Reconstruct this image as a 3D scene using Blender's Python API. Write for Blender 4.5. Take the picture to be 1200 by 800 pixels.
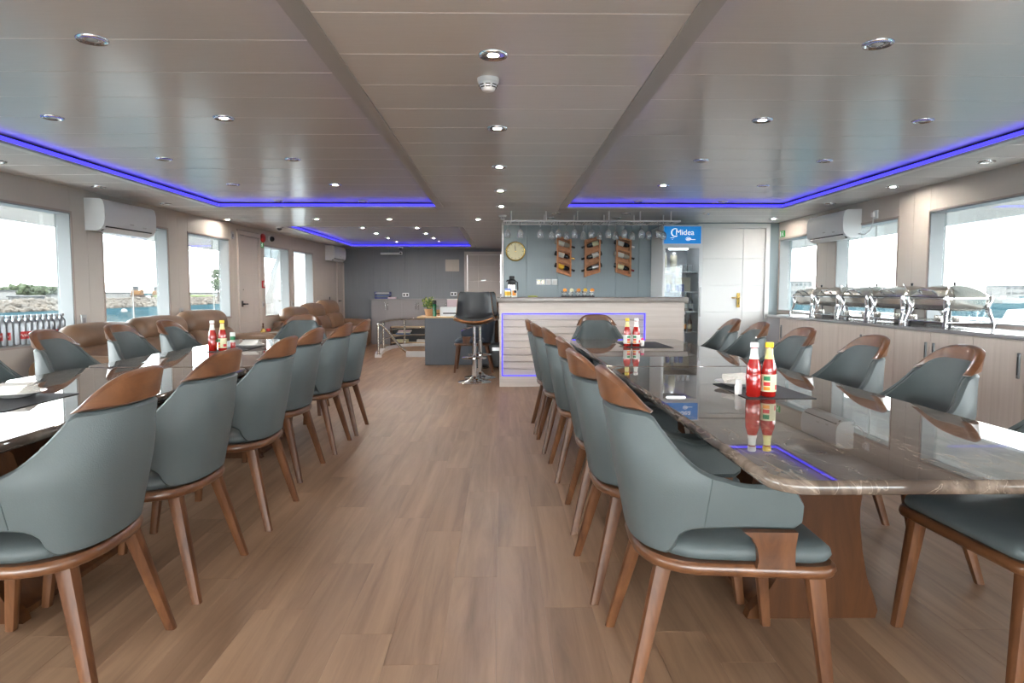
import bpy, bmesh, math, random
from mathutils import Vector, Matrix
random.seed(7)
PI = math.pi
R = math.radians
S = bpy.context.scene
COL = S.collection
for _o in list(bpy.data.objects):
    bpy.data.objects.remove(_o)

# ------------------------------------------------------------------ camera
CAM_Z = 1.185
cam = bpy.data.cameras.new('camera')
cam.sensor_width = 36.0
cam.lens = 24.0
cam.clip_start = 0.05
cam.clip_end = 3000
camo = bpy.data.objects.new('camera', cam)
COL.objects.link(camo)
camo.location = (0, 0, CAM_Z)
camo.rotation_euler = (R(90 - 4.146), 0, R(-0.859))
S.camera = camo

# ------------------------------------------------------------------ exposure and sky
S.view_settings.view_transform = 'Standard'
S.view_settings.look = 'None'
S.view_settings.gamma = 1.0
S.view_settings.use_curve_mapping = False
S.view_settings.exposure = 0.25
S.cycles.max_bounces = 10
S.cycles.diffuse_bounces = 5
S.cycles.glossy_bounces = 5
S.cycles.transparent_max_bounces = 24
S.cycles.sample_clamp_indirect = 6.0
S.cycles.caustics_reflective = False
S.cycles.caustics_refractive = False
SKY = 21.0
W = bpy.data.worlds.new('sky')
S.world = W
W.use_nodes = True
nt = W.node_tree
nt.nodes.clear()
wo = nt.nodes.new('ShaderNodeOutputWorld')
bg = nt.nodes.new('ShaderNodeBackground')
tc = nt.nodes.new('ShaderNodeTexCoord')
mp = nt.nodes.new('ShaderNodeMapping')
mp.inputs['Scale'].default_value = (1.5, 1.5, 14.0)
nz = nt.nodes.new('ShaderNodeTexNoise')
nz.inputs['Scale'].default_value = 2.2
nz.inputs['Detail'].default_value = 6
cr = nt.nodes.new('ShaderNodeValToRGB')
cr.color_ramp.elements[0].position = 0.30
cr.color_ramp.elements[0].color = (0.55, 0.62, 0.70, 1)
cr.color_ramp.elements[1].position = 0.58
cr.color_ramp.elements[1].color = (1, 1, 1, 1)
nt.links.new(tc.outputs['Generated'], mp.inputs['Vector'])
nt.links.new(mp.outputs['Vector'], nz.inputs['Vector'])
nt.links.new(nz.outputs['Fac'], cr.inputs['Fac'])
nt.links.new(cr.outputs['Color'], bg.inputs['Color'])
bg.inputs['Strength'].default_value = SKY
nt.links.new(bg.outputs[0], wo.inputs[0])

LAMP = 1120.0      # radiance of a lit downlight lens
LED = 2.0           # radiance of the blue cove strip

# ------------------------------------------------------------------ materials
MATS = {}


def new_mat(name):
    m = bpy.data.materials.new(name)
    m.use_nodes = True
    n = m.node_tree
    return m, n, n.nodes['Principled BSDF']


def mat(name, col, rough=0.5, metal=0.0, spec=0.5, coat=0.0, noise=0.0, nscale=(8, 8, 8), bump=0.0, bscale=40, emit=None, estr=0.0, objspace=False, coat_rough=0.03):
    m, n, b = new_mat(name)
    b.inputs['Base Color'].default_value = (*col, 1)
    b.inputs['Roughness'].default_value = rough
    b.inputs['Metallic'].default_value = metal
    b.inputs['Specular IOR Level'].default_value = spec
    b.inputs['Coat Weight'].default_value = coat
    b.inputs['Coat Roughness'].default_value = coat_rough
    if emit:
        b.inputs['Emission Color'].default_value = (*emit, 1)
        b.inputs['Emission Strength'].default_value = estr
    if noise or bump:
        if objspace:
            t = n.nodes.new('ShaderNodeTexCoord'); vec = t.outputs['Object']
        else:
            t = n.nodes.new('ShaderNodeNewGeometry'); vec = t.outputs['Position']
        mpn = n.nodes.new('ShaderNodeMapping')
        mpn.inputs['Scale'].default_value = nscale
        n.links.new(vec, mpn.inputs['Vector'])
        if noise:
            x = n.nodes.new('ShaderNodeTexNoise')
            x.inputs['Scale'].default_value = 1.0
            x.inputs['Detail'].default_value = 5
            n.links.new(mpn.outputs[0], x.inputs['Vector'])
            r = n.nodes.new('ShaderNodeValToRGB')
            r.color_ramp.elements[0].position = 0.28
            r.color_ramp.elements[1].position = 0.72
            r.color_ramp.elements[0].color = (*[c * (1 - noise) for c in col], 1)
            r.color_ramp.elements[1].color = (*[min(1, c * (1 + noise)) for c in col], 1)
            n.links.new(x.outputs['Fac'], r.inputs['Fac'])
            n.links.new(r.outputs['Color'], b.inputs['Base Color'])
        if bump:
            y = n.nodes.new('ShaderNodeTexNoise')
            y.inputs['Scale'].default_value = bscale
            y.inputs['Detail'].default_value = 3
            n.links.new(vec, y.inputs['Vector'])
            bp = n.nodes.new('ShaderNodeBump')
            bp.inputs['Strength'].default_value = bump
            bp.inputs['Distance'].default_value = 0.004
            n.links.new(y.outputs['Fac'], bp.inputs['Height'])
            n.links.new(bp.outputs[0], b.inputs['Normal'])
    MATS[name] = m
    return m


def emission(name, col, s):
    m = bpy.data.materials.new(name)
    m.use_nodes = True
    n = m.node_tree
    n.nodes.clear()
    o = n.nodes.new('ShaderNodeOutputMaterial')
    e = n.nodes.new('ShaderNodeEmission')
    e.inputs[0].default_value = (*col, 1)
    e.inputs[1].default_value = s
    n.links.new(e.outputs[0], o.inputs[0])
    MATS[name] = m
    return m


def thin_glass(name, tint=(0.96, 0.98, 0.98), refl=1.0, rough=0.0, base=0.03, painted_gleam=0.0):
    m = bpy.data.materials.new(name)
    m.use_nodes = True
    n = m.node_tree
    n.nodes.clear()
    o = n.nodes.new('ShaderNodeOutputMaterial')
    t = n.nodes.new('ShaderNodeBsdfTransparent')
    t.inputs[0].default_value = (*tint, 1)
    g = n.nodes.new('ShaderNodeBsdfGlossy')
    g.inputs['Roughness'].default_value = rough
    lw = n.nodes.new('ShaderNodeFresnel')
    lw.inputs['IOR'].default_value = 1.45
    mu = n.nodes.new('ShaderNodeMath'); mu.operation = 'MULTIPLY_ADD'
    mu.inputs[1].default_value = refl
    mu.inputs[2].default_value = base
    mu.use_clamp = True
    mx = n.nodes.new('ShaderNodeMixShader')
    n.links.new(lw.outputs[0], mu.inputs[0])
    n.links.new(mu.outputs[0], mx.inputs[0])
    n.links.new(t.outputs[0], mx.inputs[1])
    n.links.new(g.outputs[0], mx.inputs[2])
    last = mx
    if painted_gleam:                                  # white diffuse mixed in, painting the brightness that refracted light gives glass
        df = n.nodes.new('ShaderNodeBsdfDiffuse')
        df.inputs[0].default_value = (0.92, 0.94, 0.95, 1)
        last = n.nodes.new('ShaderNodeMixShader')
        last.inputs[0].default_value = painted_gleam
        n.links.new(mx.outputs[0], last.inputs[1]); n.links.new(df.outputs[0], last.inputs[2])
    n.links.new(last.outputs[0], o.inputs[0])
    MATS[name] = m
    return m


def wood(name, dark, light, scale=(3, 30, 30), rough=0.35, coat=0.0, use_tint=False, objspace=True, grain=1.0):
    """grained wood; the long grain direction is the axis with the small scale"""
    m, n, b = new_mat(name)
    b.inputs['Roughness'].default_value = rough
    b.inputs['Coat Weight'].default_value = coat
    if objspace:
        t = n.nodes.new('ShaderNodeTexCoord'); vec = t.outputs['Object']
    else:
        t = n.nodes.new('ShaderNodeNewGeometry'); vec = t.outputs['Position']
    off = n.nodes.new('ShaderNodeVectorMath'); off.operation = 'ADD'
    n.links.new(vec, off.inputs[0])
    if use_tint:
        at = n.nodes.new('ShaderNodeAttribute'); at.attribute_name = 'tint'
        ml = n.nodes.new('ShaderNodeVectorMath'); ml.operation = 'SCALE'
        ml.inputs['Scale'].default_value = 37.0
        n.links.new(at.outputs['Vector'], ml.inputs[0])
        n.links.new(ml.outputs[0], off.inputs[1])
    else:
        oi = n.nodes.new('ShaderNodeObjectInfo')
        n.links.new(oi.outputs['Random'], off.inputs[1])
    mpn = n.nodes.new('ShaderNodeMapping')
    mpn.inputs['Scale'].default_value = scale
    n.links.new(off.outputs[0], mpn.inputs['Vector'])
    a = n.nodes.new('ShaderNodeTexNoise')
    a.inputs['Scale'].default_value = 1.0
    a.inputs['Detail'].default_value = 7
    a.inputs['Roughness'].default_value = 0.62
    a.inputs['Distortion'].default_value = 0.6
    n.links.new(mpn.outputs[0], a.inputs['Vector'])
    r = n.nodes.new('ShaderNodeValToRGB')
    r.color_ramp.elements[0].position = 0.5 - 0.22 / grain
    r.color_ramp.elements[1].position = 0.5 + 0.22 / grain
    r.color_ramp.elements[0].color = (*dark, 1)
    r.color_ramp.elements[1].color = (*light, 1)
    n.links.new(a.outputs['Fac'], r.inputs['Fac'])
    src = r.outputs['Color']
    if use_tint:
        hs = n.nodes.new('ShaderNodeHueSaturation')
        sx = n.nodes.new('ShaderNodeSeparateXYZ')
        n.links.new(at.outputs['Vector'], sx.inputs[0])
        mr = n.nodes.new('ShaderNodeMapRange')
        mr.inputs['To Min'].default_value = 0.91
        mr.inputs['To Max'].default_value = 1.09
        n.links.new(sx.outputs['X'], mr.inputs['Value'])
        n.links.new(mr.outputs[0], hs.inputs['Value'])
        n.links.new(src, hs.inputs['Color'])
        src = hs.outputs['Color']
    n.links.new(src, b.inputs['Base Color'])
    MATS[name] = m
    return m


def marble():
    m, n, b = new_mat('marble')
    g = n.nodes.new('ShaderNodeNewGeometry')
    mpn = n.nodes.new('ShaderNodeMapping')
    mpn.inputs['Scale'].default_value = (2.6, 0.9, 2.0)
    mpn.inputs['Rotation'].default_value = (0, 0, 0.5)
    n.links.new(g.outputs['Position'], mpn.inputs[0])
    a = n.nodes.new('ShaderNodeTexNoise')
    a.inputs['Scale'].default_value = 1.6; a.inputs['Detail'].default_value = 8
    a.inputs['Distortion'].default_value = 1.4
    n.links.new(mpn.outputs[0], a.inputs['Vector'])
    r = n.nodes.new('ShaderNodeValToRGB')
    e = r.color_ramp.elements
    e[0].position = 0.22; e[0].color = (0.040, 0.030, 0.026, 1)
    e[1].position = 0.75; e[1].color = (0.16, 0.13, 0.115, 1)
    x = e.new(0.44); x.color = (0.088, 0.064, 0.05, 1)
    x = e.new(0.52); x.color = (0.18, 0.138, 0.108, 1)
    x = e.new(0.60); x.color = (0.09, 0.072, 0.064, 1)
    n.links.new(a.outputs['Fac'], r.inputs[0])
    v = n.nodes.new('ShaderNodeTexNoise')
    v.inputs['Scale'].default_value = 2.3; v.inputs['Detail'].default_value = 6; v.inputs['Distortion'].default_value = 2.5
    n.links.new(mpn.outputs[0], v.inputs['Vector'])
    r2 = n.nodes.new('ShaderNodeValToRGB')
    e = r2.color_ramp.elements
    e[0].position = 0.485; e[0].color = (0, 0, 0, 1)
    e[1].position = 0.515; e[1].color = (0, 0, 0, 1)
    x = e.new(0.50); x.color = (0.35, 0.35, 0.35, 1)
    n.links.new(v.outputs['Fac'], r2.inputs[0])
    mx = n.nodes.new('ShaderNodeMixRGB')
    mx.inputs[2].default_value = (0.42, 0.34, 0.27, 1)
    n.links.new(r2.outputs[0], mx.inputs[0]); n.links.new(r.outputs[0], mx.inputs[1])
    n.links.new(mx.outputs[0], b.inputs['Base Color'])
    b.inputs['Roughness'].default_value = 0.012
    b.inputs['Specular IOR Level'].default_value = 0.5
    MATS['marble'] = m


M = MATS
mat('leather', (0.0744, 0.0884, 0.0893), 0.5, spec=0.35, bump=0.15, bscale=260, noise=0.05, nscale=(6, 6, 6))
mat('leather_navy', (0.045, 0.058, 0.085), 0.45, spec=0.4)
mat('leather_black', (0.008, 0.009, 0.011), 0.32)
mat('leather_brown', (0.175, 0.098, 0.056), 0.38, noise=0.18, nscale=(3, 3, 3), bump=0.3, bscale=60)
mat('stitch', (0.05, 0.065, 0.065), 0.7)
wood('walnut', (0.046, 0.016, 0.0065), (0.150, 0.060, 0.024), (14, 14, 3.0), 0.42, objspace=True)
M['walnut'].node_tree.nodes['Principled BSDF'].inputs['Specular IOR Level'].default_value = 0.3
wood('walnut_flat', (0.060, 0.021, 0.0085), (0.165, 0.068, 0.028), (14, 3.5, 14), 0.30, coat=0.2, objspace=True)
wood('pedestal_wood', (0.032, 0.010, 0.0025), (0.085, 0.029, 0.007), (11, 11, 1.6), 0.5)
M['pedestal_wood'].node_tree.nodes['Principled BSDF'].inputs['Specular IOR Level'].default_value = 0.2
wood('rack_wood', (0.36, 0.13, 0.042), (0.60, 0.25, 0.09), (20, 20, 5), 0.45)
wood('floor_wood', (0.165, 0.092, 0.052), (0.355, 0.220, 0.135), (13.0, 0.75, 9.0), 0.40, use_tint=True, objspace=False)
wood('cabinet_wood', (0.46, 0.385, 0.33), (0.58, 0.50, 0.445), (26, 26, 0.9), 0.42, objspace=False)
wood('bar_wood', (0.50, 0.43, 0.385), (0.62, 0.555, 0.51), (1.0, 30, 30), 0.42, objspace=False)
wood('stool_wood', (0.20, 0.075, 0.02), (0.42, 0.17, 0.05), (20, 20, 20), 0.3, coat=0.3)
mat('plank_gap', (0.10, 0.07, 0.05), 0.8)
def ceiling_mat():
    m, n, b = new_mat('ceiling_panel')
    g = n.nodes.new('ShaderNodeNewGeometry')
    mpn = n.nodes.new('ShaderNodeMapping'); mpn.inputs['Scale'].default_value = (2.0, 26, 1)
    n.links.new(g.outputs['Position'], mpn.inputs[0])
    a = n.nodes.new('ShaderNodeTexNoise'); a.inputs['Scale'].default_value = 3.0; a.inputs['Detail'].default_value = 4
    n.links.new(mpn.outputs[0], a.inputs['Vector'])
    r = n.nodes.new('ShaderNodeValToRGB')
    r.color_ramp.elements[0].color = (0.83, 0.81, 0.79, 1); r.color_ramp.elements[1].color = (0.89, 0.875, 0.86, 1)
    n.links.new(a.outputs['Fac'], r.inputs[0]); n.links.new(r.outputs[0], b.inputs['Base Color'])
    b.inputs['Roughness'].default_value = 0.19
    b.inputs['Specular IOR Level'].default_value = 1.0
    bp = n.nodes.new('ShaderNodeBump'); bp.inputs['Strength'].default_value = 0.10; bp.inputs['Distance'].default_value = 0.003
    n.links.new(a.outputs['Fac'], bp.inputs['Height']); n.links.new(bp.outputs[0], b.inputs['Normal'])
    MATS['ceiling_panel'] = m
ceiling_mat()
mat('ceiling_core', (0.25, 0.24, 0.23), 0.8)
mat('aluminium', (0.50, 0.49, 0.475), 0.4, metal=0.15)
mat('wall_beige', (0.5394, 0.4883, 0.4417), 0.5, noise=0.03, nscale=(30, 2, 2))
mat('wall_grey', (0.22, 0.235, 0.26), 0.48, noise=0.06, nscale=(60, 60, 1))
mat('wall_blue', (0.285, 0.345, 0.37), 0.45, noise=0.03, nscale=(60, 60, 1))
mat('white_paint', (0.72, 0.715, 0.71), 0.4)
mat('door_pale', (0.62, 0.555, 0.515), 0.42)
mat('white_plastic', (0.80, 0.82, 0.83), 0.3)
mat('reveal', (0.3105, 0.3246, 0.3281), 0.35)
mat('frame_trim', (0.42, 0.34, 0.30), 0.4, metal=0.2)
mat('chrome', (0.75, 0.75, 0.76), 0.08, metal=1.0)
mat('steel', (0.70, 0.66, 0.60), 0.22, metal=1.0)
mat('gunmetal', (0.16, 0.165, 0.17), 0.35, metal=0.7)
mat('brushed', (0.55, 0.55, 0.55), 0.3, metal=0.9)
mat('black_plastic', (0.012, 0.012, 0.014), 0.4)
mat('black_mat', (0.014, 0.014, 0.016), 0.55)
mat('dark_slot', (0.01, 0.01, 0.01), 0.7)
mat('white_china', (0.82, 0.80, 0.77), 0.15)
mat('napkin', (0.80, 0.77, 0.72), 0.85)
mat('ketchup', (0.36, 0.012, 0.008), 0.12, coat=0.6)
mat('cap_white', (0.78, 0.78, 0.78), 0.35)
mat('cap_yellow', (0.80, 0.55, 0.02), 0.35)
mat('label_white', (0.78, 0.78, 0.72), 0.5)
mat('label_red', (0.62, 0.03, 0.03), 0.45)
mat('label_green', (0.02, 0.22, 0.08), 0.45)
mat('label_cream', (0.72, 0.68, 0.42), 0.5)
mat('neck_cream', (0.70, 0.62, 0.25), 0.4)
mat('orange', (0.85, 0.30, 0.02), 0.45)
mat('yellow', (0.85, 0.50, 0.03), 0.45)
mat('pink', (0.80, 0.02, 0.16), 0.4)
mat('stone_top', (0.235, 0.205, 0.185), 0.22, coat=0.3, noise=0.12, nscale=(8, 8, 8))
mat('worktop', (0.20, 0.195, 0.195), 0.10, coat=0.5, noise=0.12, nscale=(6, 6, 6))
mat('desk_grey', (0.085, 0.095, 0.112), 0.5, noise=0.05, nscale=(40, 40, 2))
mat('cab_grey', (0.29, 0.275, 0.285), 0.45)
wood('desk_top_wood', (0.50, 0.34, 0.18), (0.66, 0.48, 0.28), (3, 20, 20), 0.4)
mat('gold', (0.75, 0.52, 0.16), 0.25, metal=1.0)
mat('clock_face', (0.72, 0.68, 0.45), 0.5)
mat('pot', (0.48, 0.27, 0.13), 0.6)
mat('leaf', (0.10, 0.20, 0.035), 0.5)
mat('leaf_light', (0.42, 0.46, 0.10), 0.5)
mat('green_bottle', (0.01, 0.12, 0.04), 0.2)
mat('paper_pink', (0.72, 0.58, 0.62), 0.6)
mat('book_blue', (0.12, 0.20, 0.38), 0.6)
mat('exit_green', (0.02, 0.30, 0.05), 0.4, emit=(0.03, 0.5, 0.08), estr=0.15)
mat('alarm_red', (0.55, 0.02, 0.02), 0.35)
mat('sign_blue', (0.0, 0.17, 0.52), 0.35, emit=(0.0, 0.24, 0.68), estr=0.42)
mat('sign_white', (0.9, 0.9, 0.9), 0.4, emit=(1, 1, 1), estr=0.6)
mat('fridge_inner', (0.60, 0.62, 0.66), 0.4)
mat('jar_cream', (0.62, 0.56, 0.42), 0.35)
mat('can_blue', (0.10, 0.15, 0.45), 0.3)
mat('wine_dark', (0.010, 0.010, 0.012), 0.1, coat=0.5)
mat('wine_red', (0.20, 0.01, 0.02), 0.3)
mat('spirit_clear', (0.45, 0.40, 0.32), 0.12)
mat('tray_blue', (0.05, 0.07, 0.28), 0.4)
mat('cable_white', (0.6, 0.6, 0.6), 0.5)
mat('aluminium_bottle', (0.30, 0.31, 0.325), 0.34, metal=0.8)
mat('rock', (0.0547, 0.0448, 0.0344), 0.9, noise=0.45, nscale=(0.25, 0.25, 0.25))
mat('grass', (0.0625, 0.0885, 0.0208), 0.9)
mat('tree_leaf', (0.0291, 0.0417, 0.0166), 0.9, noise=0.4, nscale=(0.3, 0.3, 0.3))
mat('trunk', (0.0312, 0.0208, 0.0156), 0.9)
mat('far_white', (0.1333, 0.1333, 0.1292), 0.8)
mat('far_grey', (0.0260, 0.0312, 0.0365), 0.8)
mat('far_window', (0.0156, 0.0234, 0.0260), 0.3)
mat('far_orange', (0.1125, 0.0516, 0.0112), 0.7)
mat('ship_white', (0.66, 0.69, 0.70), 0.45)
mat('sand', (0.0521, 0.0453, 0.0365), 0.95)
mat('deck', (0.80, 0.80, 0.79), 0.7)
emission('lamp_warm', (1.0, 0.90, 0.80), LAMP)
emission('lamp_cool', (0.90, 0.92, 1.0), LAMP)
emission('led_blue', (0.06, 0.05, 1.0), LED)
emission('fridge_lamp', (0.95, 0.95, 1.0), 14.0)
mat('lamp_off', (0.62, 0.64, 0.64), 0.25)
thin_glass('pane', (0.95, 0.975, 0.97), refl=0.6, base=0.0)
thin_glass('wine_glass', (0.97, 0.98, 0.98), refl=1.4, base=0.06, painted_gleam=0.16)
thin_glass('fridge_glass', (0.88, 0.91, 0.92), refl=0.8, base=0.03)
marble()


def sea_mat():
    m, n, b = new_mat('sea')
    g = n.nodes.new('ShaderNodeNewGeometry')
    mpn = n.nodes.new('ShaderNodeMapping'); mpn.inputs['Scale'].default_value = (0.16, 0.05, 1)
    n.links.new(g.outputs['Position'], mpn.inputs[0])
    a = n.nodes.new('ShaderNodeTexNoise'); a.inputs['Scale'].default_value = 3.0; a.inputs['Detail'].default_value = 6
    n.links.new(mpn.outputs[0], a.inputs['Vector'])
    r = n.nodes.new('ShaderNodeValToRGB')
    r.color_ramp.elements[0].position = 0.35; r.color_ramp.elements[0].color = (0.010, 0.026, 0.034, 1)
    r.color_ramp.elements[1].position = 0.65; r.color_ramp.elements[1].color = (0.022, 0.043, 0.050, 1)
    df = n.nodes.new('ShaderNodeBsdfDiffuse')
    n.links.new(a.outputs['Fac'], r.inputs[0]); n.links.new(r.outputs[0], df.inputs['Color'])
    n.nodes.remove(b)
    n.links.new(df.outputs[0], n.nodes['Material Output'].inputs[0])
    MATS['sea'] = m
sea_mat()


# ------------------------------------------------------------------ mesh helpers
class MB:
    def __init__(self):
        self.v = []; self.f = []

    def add(self, vs, fs):
        o = len(self.v)
        self.v += [tuple(p) for p in vs]
        self.f += [tuple(i + o for i in q) for q in fs]
        return self

    def box(self, x0, x1, y0, y1, z0, z1):
        return self.add([(x0, y0, z0), (x1, y0, z0), (x1, y1, z0), (x0, y1, z0), (x0, y0, z1), (x1, y0, z1), (x1, y1, z1), (x0, y1, z1)],
                        [(3, 2, 1, 0), (4, 5, 6, 7), (0, 1, 5, 4), (1, 2, 6, 5), (2, 3, 7, 6), (3, 0, 4, 7)])

    def cbox(self, c, s, mtx=None):
        b = MB().box(-s[0] / 2, s[0] / 2, -s[1] / 2, s[1] / 2, -s[2] / 2, s[2] / 2)
        vs = [Vector(p) for p in b.v]
        if mtx is not None:
            vs = [mtx @ p for p in vs]
        return self.add([(p[0] + c[0], p[1] + c[1], p[2] + c[2]) for p in vs], b.f)

    def rbox(self, c, s, r, n=4, bulge=(0, 0, 0), mtx=None):
        """rounded, optionally cushioned box"""
        bm = bmesh.new()
        bmesh.ops.create_cube(bm, size=2.0)
        bmesh.ops.subdivide_edges(bm, edges=bm.edges[:], cuts=n * 2 + 1, use_grid_fill=True)
        hs = [x / 2 for x in s]
        r = min(r, *[h * 0.98 for h in hs])
        vs = []
        bm.verts.ensure_lookup_table()
        for w in bm.verts:
            p = [w.co[i] for i in range(3)]
            q = []
            # spread samples so that the corners get most of them
            for i in range(3):
                a = abs(p[i]); sg = 1 if p[i] >= 0 else -1
                k = 1 - r / hs[i]
                m = 0.34
                q.append(sg * ((a / m) * k if a <= m else k + (a - m) / (1 - m) * (1 - k)))
            e = [max(abs(q[i]) * hs[i] - (hs[i] - r), 0) / r for i in range(3)]
            L = math.sqrt(sum(x * x for x in e))
            t = max(e)
            o = []
            for i in range(3):
                sg = 1 if q[i] >= 0 else -1
                if e[i] > 0 and L > 0:
                    o.append(sg * ((hs[i] - r) + r * e[i] / L * t))
                else:
                    o.append(q[i] * hs[i])
            u = [max(-1, min(1, o[i] / hs[i])) for i in range(3)]
            o[0] += bulge[0] * u[0] * (1 - u[1] ** 2) * (1 - u[2] ** 2)
            o[1] += bulge[1] * u[1] * (1 - u[0] ** 2) * (1 - u[2] ** 2)
            o[2] += bulge[2] * u[2] * (1 - u[0] ** 2) * (1 - u[1] ** 2)
            pv = Vector(o)
            if mtx is not None:
                pv = mtx @ pv
            vs.append((pv[0] + c[0], pv[1] + c[1], pv[2] + c[2]))
        fs = [tuple(x.index for x in f.verts) for f in bm.faces]
        bm.free()
        return self.add(vs, fs)

    def chamfer(self, x0, x1, y0, y1, z0, z1, c, up=True):
        """box whose top (or bottom) edges are chamfered"""
        a, b = (z0, z1) if up else (z1, z0)
        d = c if up else -c
        vs = [(x0, y0, a), (x1, y0, a), (x1, y1, a), (x0, y1, a),
              (x0, y0, b - d), (x1, y0, b - d), (x1, y1, b - d), (x0, y1, b - d),
              (x0 + c, y0 + c, b), (x1 - c, y0 + c, b), (x1 - c, y1 - c, b), (x0 + c, y1 - c, b)]
        fs = [(3, 2, 1, 0), (0, 1, 5, 4), (1, 2, 6, 5), (2, 3, 7, 6), (3, 0, 4, 7),
              (4, 5, 9, 8), (5, 6, 10, 9), (6, 7, 11, 10), (7, 4, 8, 11), (8, 9, 10, 11)]
        if not up:
            fs = [tuple(reversed(q)) for q in fs]
        return self.add(vs, fs)

    def rod(self, p0, p1, r0, r1=None, n=10, cap=True):
        r1 = r0 if r1 is None else r1
        p0 = Vector(p0); p1 = Vector(p1)
        d = (p1 - p0).normalized()
        u = d.orthogonal().normalized() if abs(d.z) < 0.999 else Vector((1, 0, 0))
        if abs(d.z) < 0.999:
            u = d.cross(Vector((0, 0, 1))).normalized()
        w = d.cross(u)
        vs = []
        for p, r in ((p0, r0), (p1, r1)):
            for i in range(n):
                a = 2 * PI * i / n
                vs.append(p + (u * math.cos(a) + w * math.sin(a)) * r)
        fs = [(i, (i + 1) % n, n + (i + 1) % n, n + i) for i in range(n)]
        if cap:
            fs += [tuple(reversed(range(n))), tuple(range(n, 2 * n))]
        return self.add(vs, fs)

    def tube(self, pts, r, n=8, closed=False):
        pts = [Vector(p) for p in pts]
        N = len(pts)
        rr = r if isinstance(r, (list, tuple)) else [r] * N
        vs = []
        prev = None
        for i, p in enumerate(pts):
            if closed:
                d = pts[(i + 1) % N] - pts[i - 1]
            else:
                d = pts[min(i + 1, N - 1)] - pts[max(i - 1, 0)]
            d = d.normalized()
            if prev is None:
                u = d.orthogonal().normalized()
            else:
                u = (prev - d * prev.dot(d))
                u = u.normalized() if u.length > 1e-6 else d.orthogonal().normalized()
            prev = u
            w = d.cross(u)
            for k in range(n):
                a = 2 * PI * k / n
                vs.append(p + (u * math.cos(a) + w * math.sin(a)) * rr[i])
        fs = []
        for i in range(N if closed else N - 1):
            j = (i + 1) % N
            for k in range(n):
                fs.append((i * n + k, i * n + (k + 1) % n, j * n + (k + 1) % n, j * n + k))
        if not closed:
            fs += [tuple(reversed(range(n))), tuple(range((N - 1) * n, N * n))]
        return self.add(vs, fs)

    def lathe(self, prof, c=(0, 0, 0), n=20, mtx=None):
        """profile (r, z) bottom to top"""
        vs = []
        for r, z in prof:
            for k in range(n):
                a = 2 * PI * k / n
                p = Vector((r * math.cos(a), r * math.sin(a), z))
                if mtx is not None:
                    p = mtx @ p
                vs.append((p[0] + c[0], p[1] + c[1], p[2] + c[2]))
        fs = []
        for i in range(len(prof) - 1):
            for k in range(n):
                fs.append((i * n + k, i * n + (k + 1) % n, (i + 1) * n + (k + 1) % n, (i + 1) * n + k))
        if prof[0][0] > 1e-5:
            fs.append(tuple(reversed(range(n))))
        if prof[-1][0] > 1e-5:
            L = (len(prof) - 1) * n
            fs.append(tuple(range(L, L + n)))
        return self.add(vs, fs)

    def prism(self, outline, axis, a, b):
        """outline of 2-D points (counter-clockwise) pushed along axis from a to b"""
        def P3(p, t):
            if axis == 'z': return (p[0], p[1], t)
            if axis == 'y': return (p[0], t, p[1])
            return (t, p[0], p[1])
        n = len(outline)
        vs = [P3(p, a) for p in outline] + [P3(p, b) for p in outline]
        fs = [tuple(reversed(range(n))), tuple(range(n, 2 * n))]
        fs += [(i, (i + 1) % n, n + (i + 1) % n, n + i) for i in range(n)]
        if axis == 'y':
            fs = [tuple(reversed(q)) for q in fs]
        return self.add(vs, fs)

    def rings(self, rings, cap0=True, cap1=True):
        n = len(rings[0]); vs = []; fs = []
        for r in rings: vs += r
        for i in range(len(rings) - 1):
            for k in range(n):
                fs.append((i * n + k, i * n + (k + 1) % n, (i + 1) * n + (k + 1) % n, (i + 1) * n + k))
        if cap0: fs.append(tuple(reversed(range(n))))
        if cap1: fs.append(tuple(range((len(rings) - 1) * n, len(rings) * n)))
        return self.add(vs, fs)

    def mesh(self, name, smooth=38):
        me = bpy.data.meshes.new(name)
        me.from_pydata(self.v, [], self.f)
        me.update()
        if smooth:
            me.polygons.foreach_set('use_smooth', [True] * len(me.polygons))
            me.set_sharp_from_angle(angle=R(smooth))
            me.polygons.foreach_set('use_smooth', [len(p.vertices) <= 8 for p in me.polygons])   # big caps stay flat
        return me


def obj(name, mb, material, parent=None, loc=(0, 0, 0), rot=(0, 0, 0), smooth=38):
    me = mb if isinstance(mb, bpy.types.Mesh) else mb.mesh(name, smooth)
    if material is not None and not me.materials:
        me.materials.append(M[material] if isinstance(material, str) else material)
    o = bpy.data.objects.new(name, me)
    COL.objects.link(o)
    o.location = loc
    o.rotation_euler = rot
    if parent is not None:
        o.parent = parent
    return o


def tag(o, label, cat, group=None, kind=None):
    o['label'] = label
    o['category'] = cat
    if group: o['group'] = group
    if kind: o['kind'] = kind
    return o


def thing(name, label, cat, loc=(0, 0, 0), rz=0.0, group=None, kind=None):
    o = bpy.data.objects.new(name, None)
    o.empty_display_size = 0.1
    COL.objects.link(o)
    o.location = loc
    o.rotation_euler = (0, 0, rz)
    return tag(o, label, cat, group, kind)


def struct(name, loc=(0, 0, 0), rz=0.0):
    o = bpy.data.objects.new(name, None)
    o.empty_display_size = 0.1
    COL.objects.link(o)
    o.location = loc
    o.rotation_euler = (0, 0, rz)
    o['kind'] = 'structure'
    return o


def slab(name, mb, material, label=None, cat=None, **k):
    o = obj(name, mb, material, **k)
    o['kind'] = 'structure'
    if label: o['label'] = label
    if cat: o['category'] = cat
    return o



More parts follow.
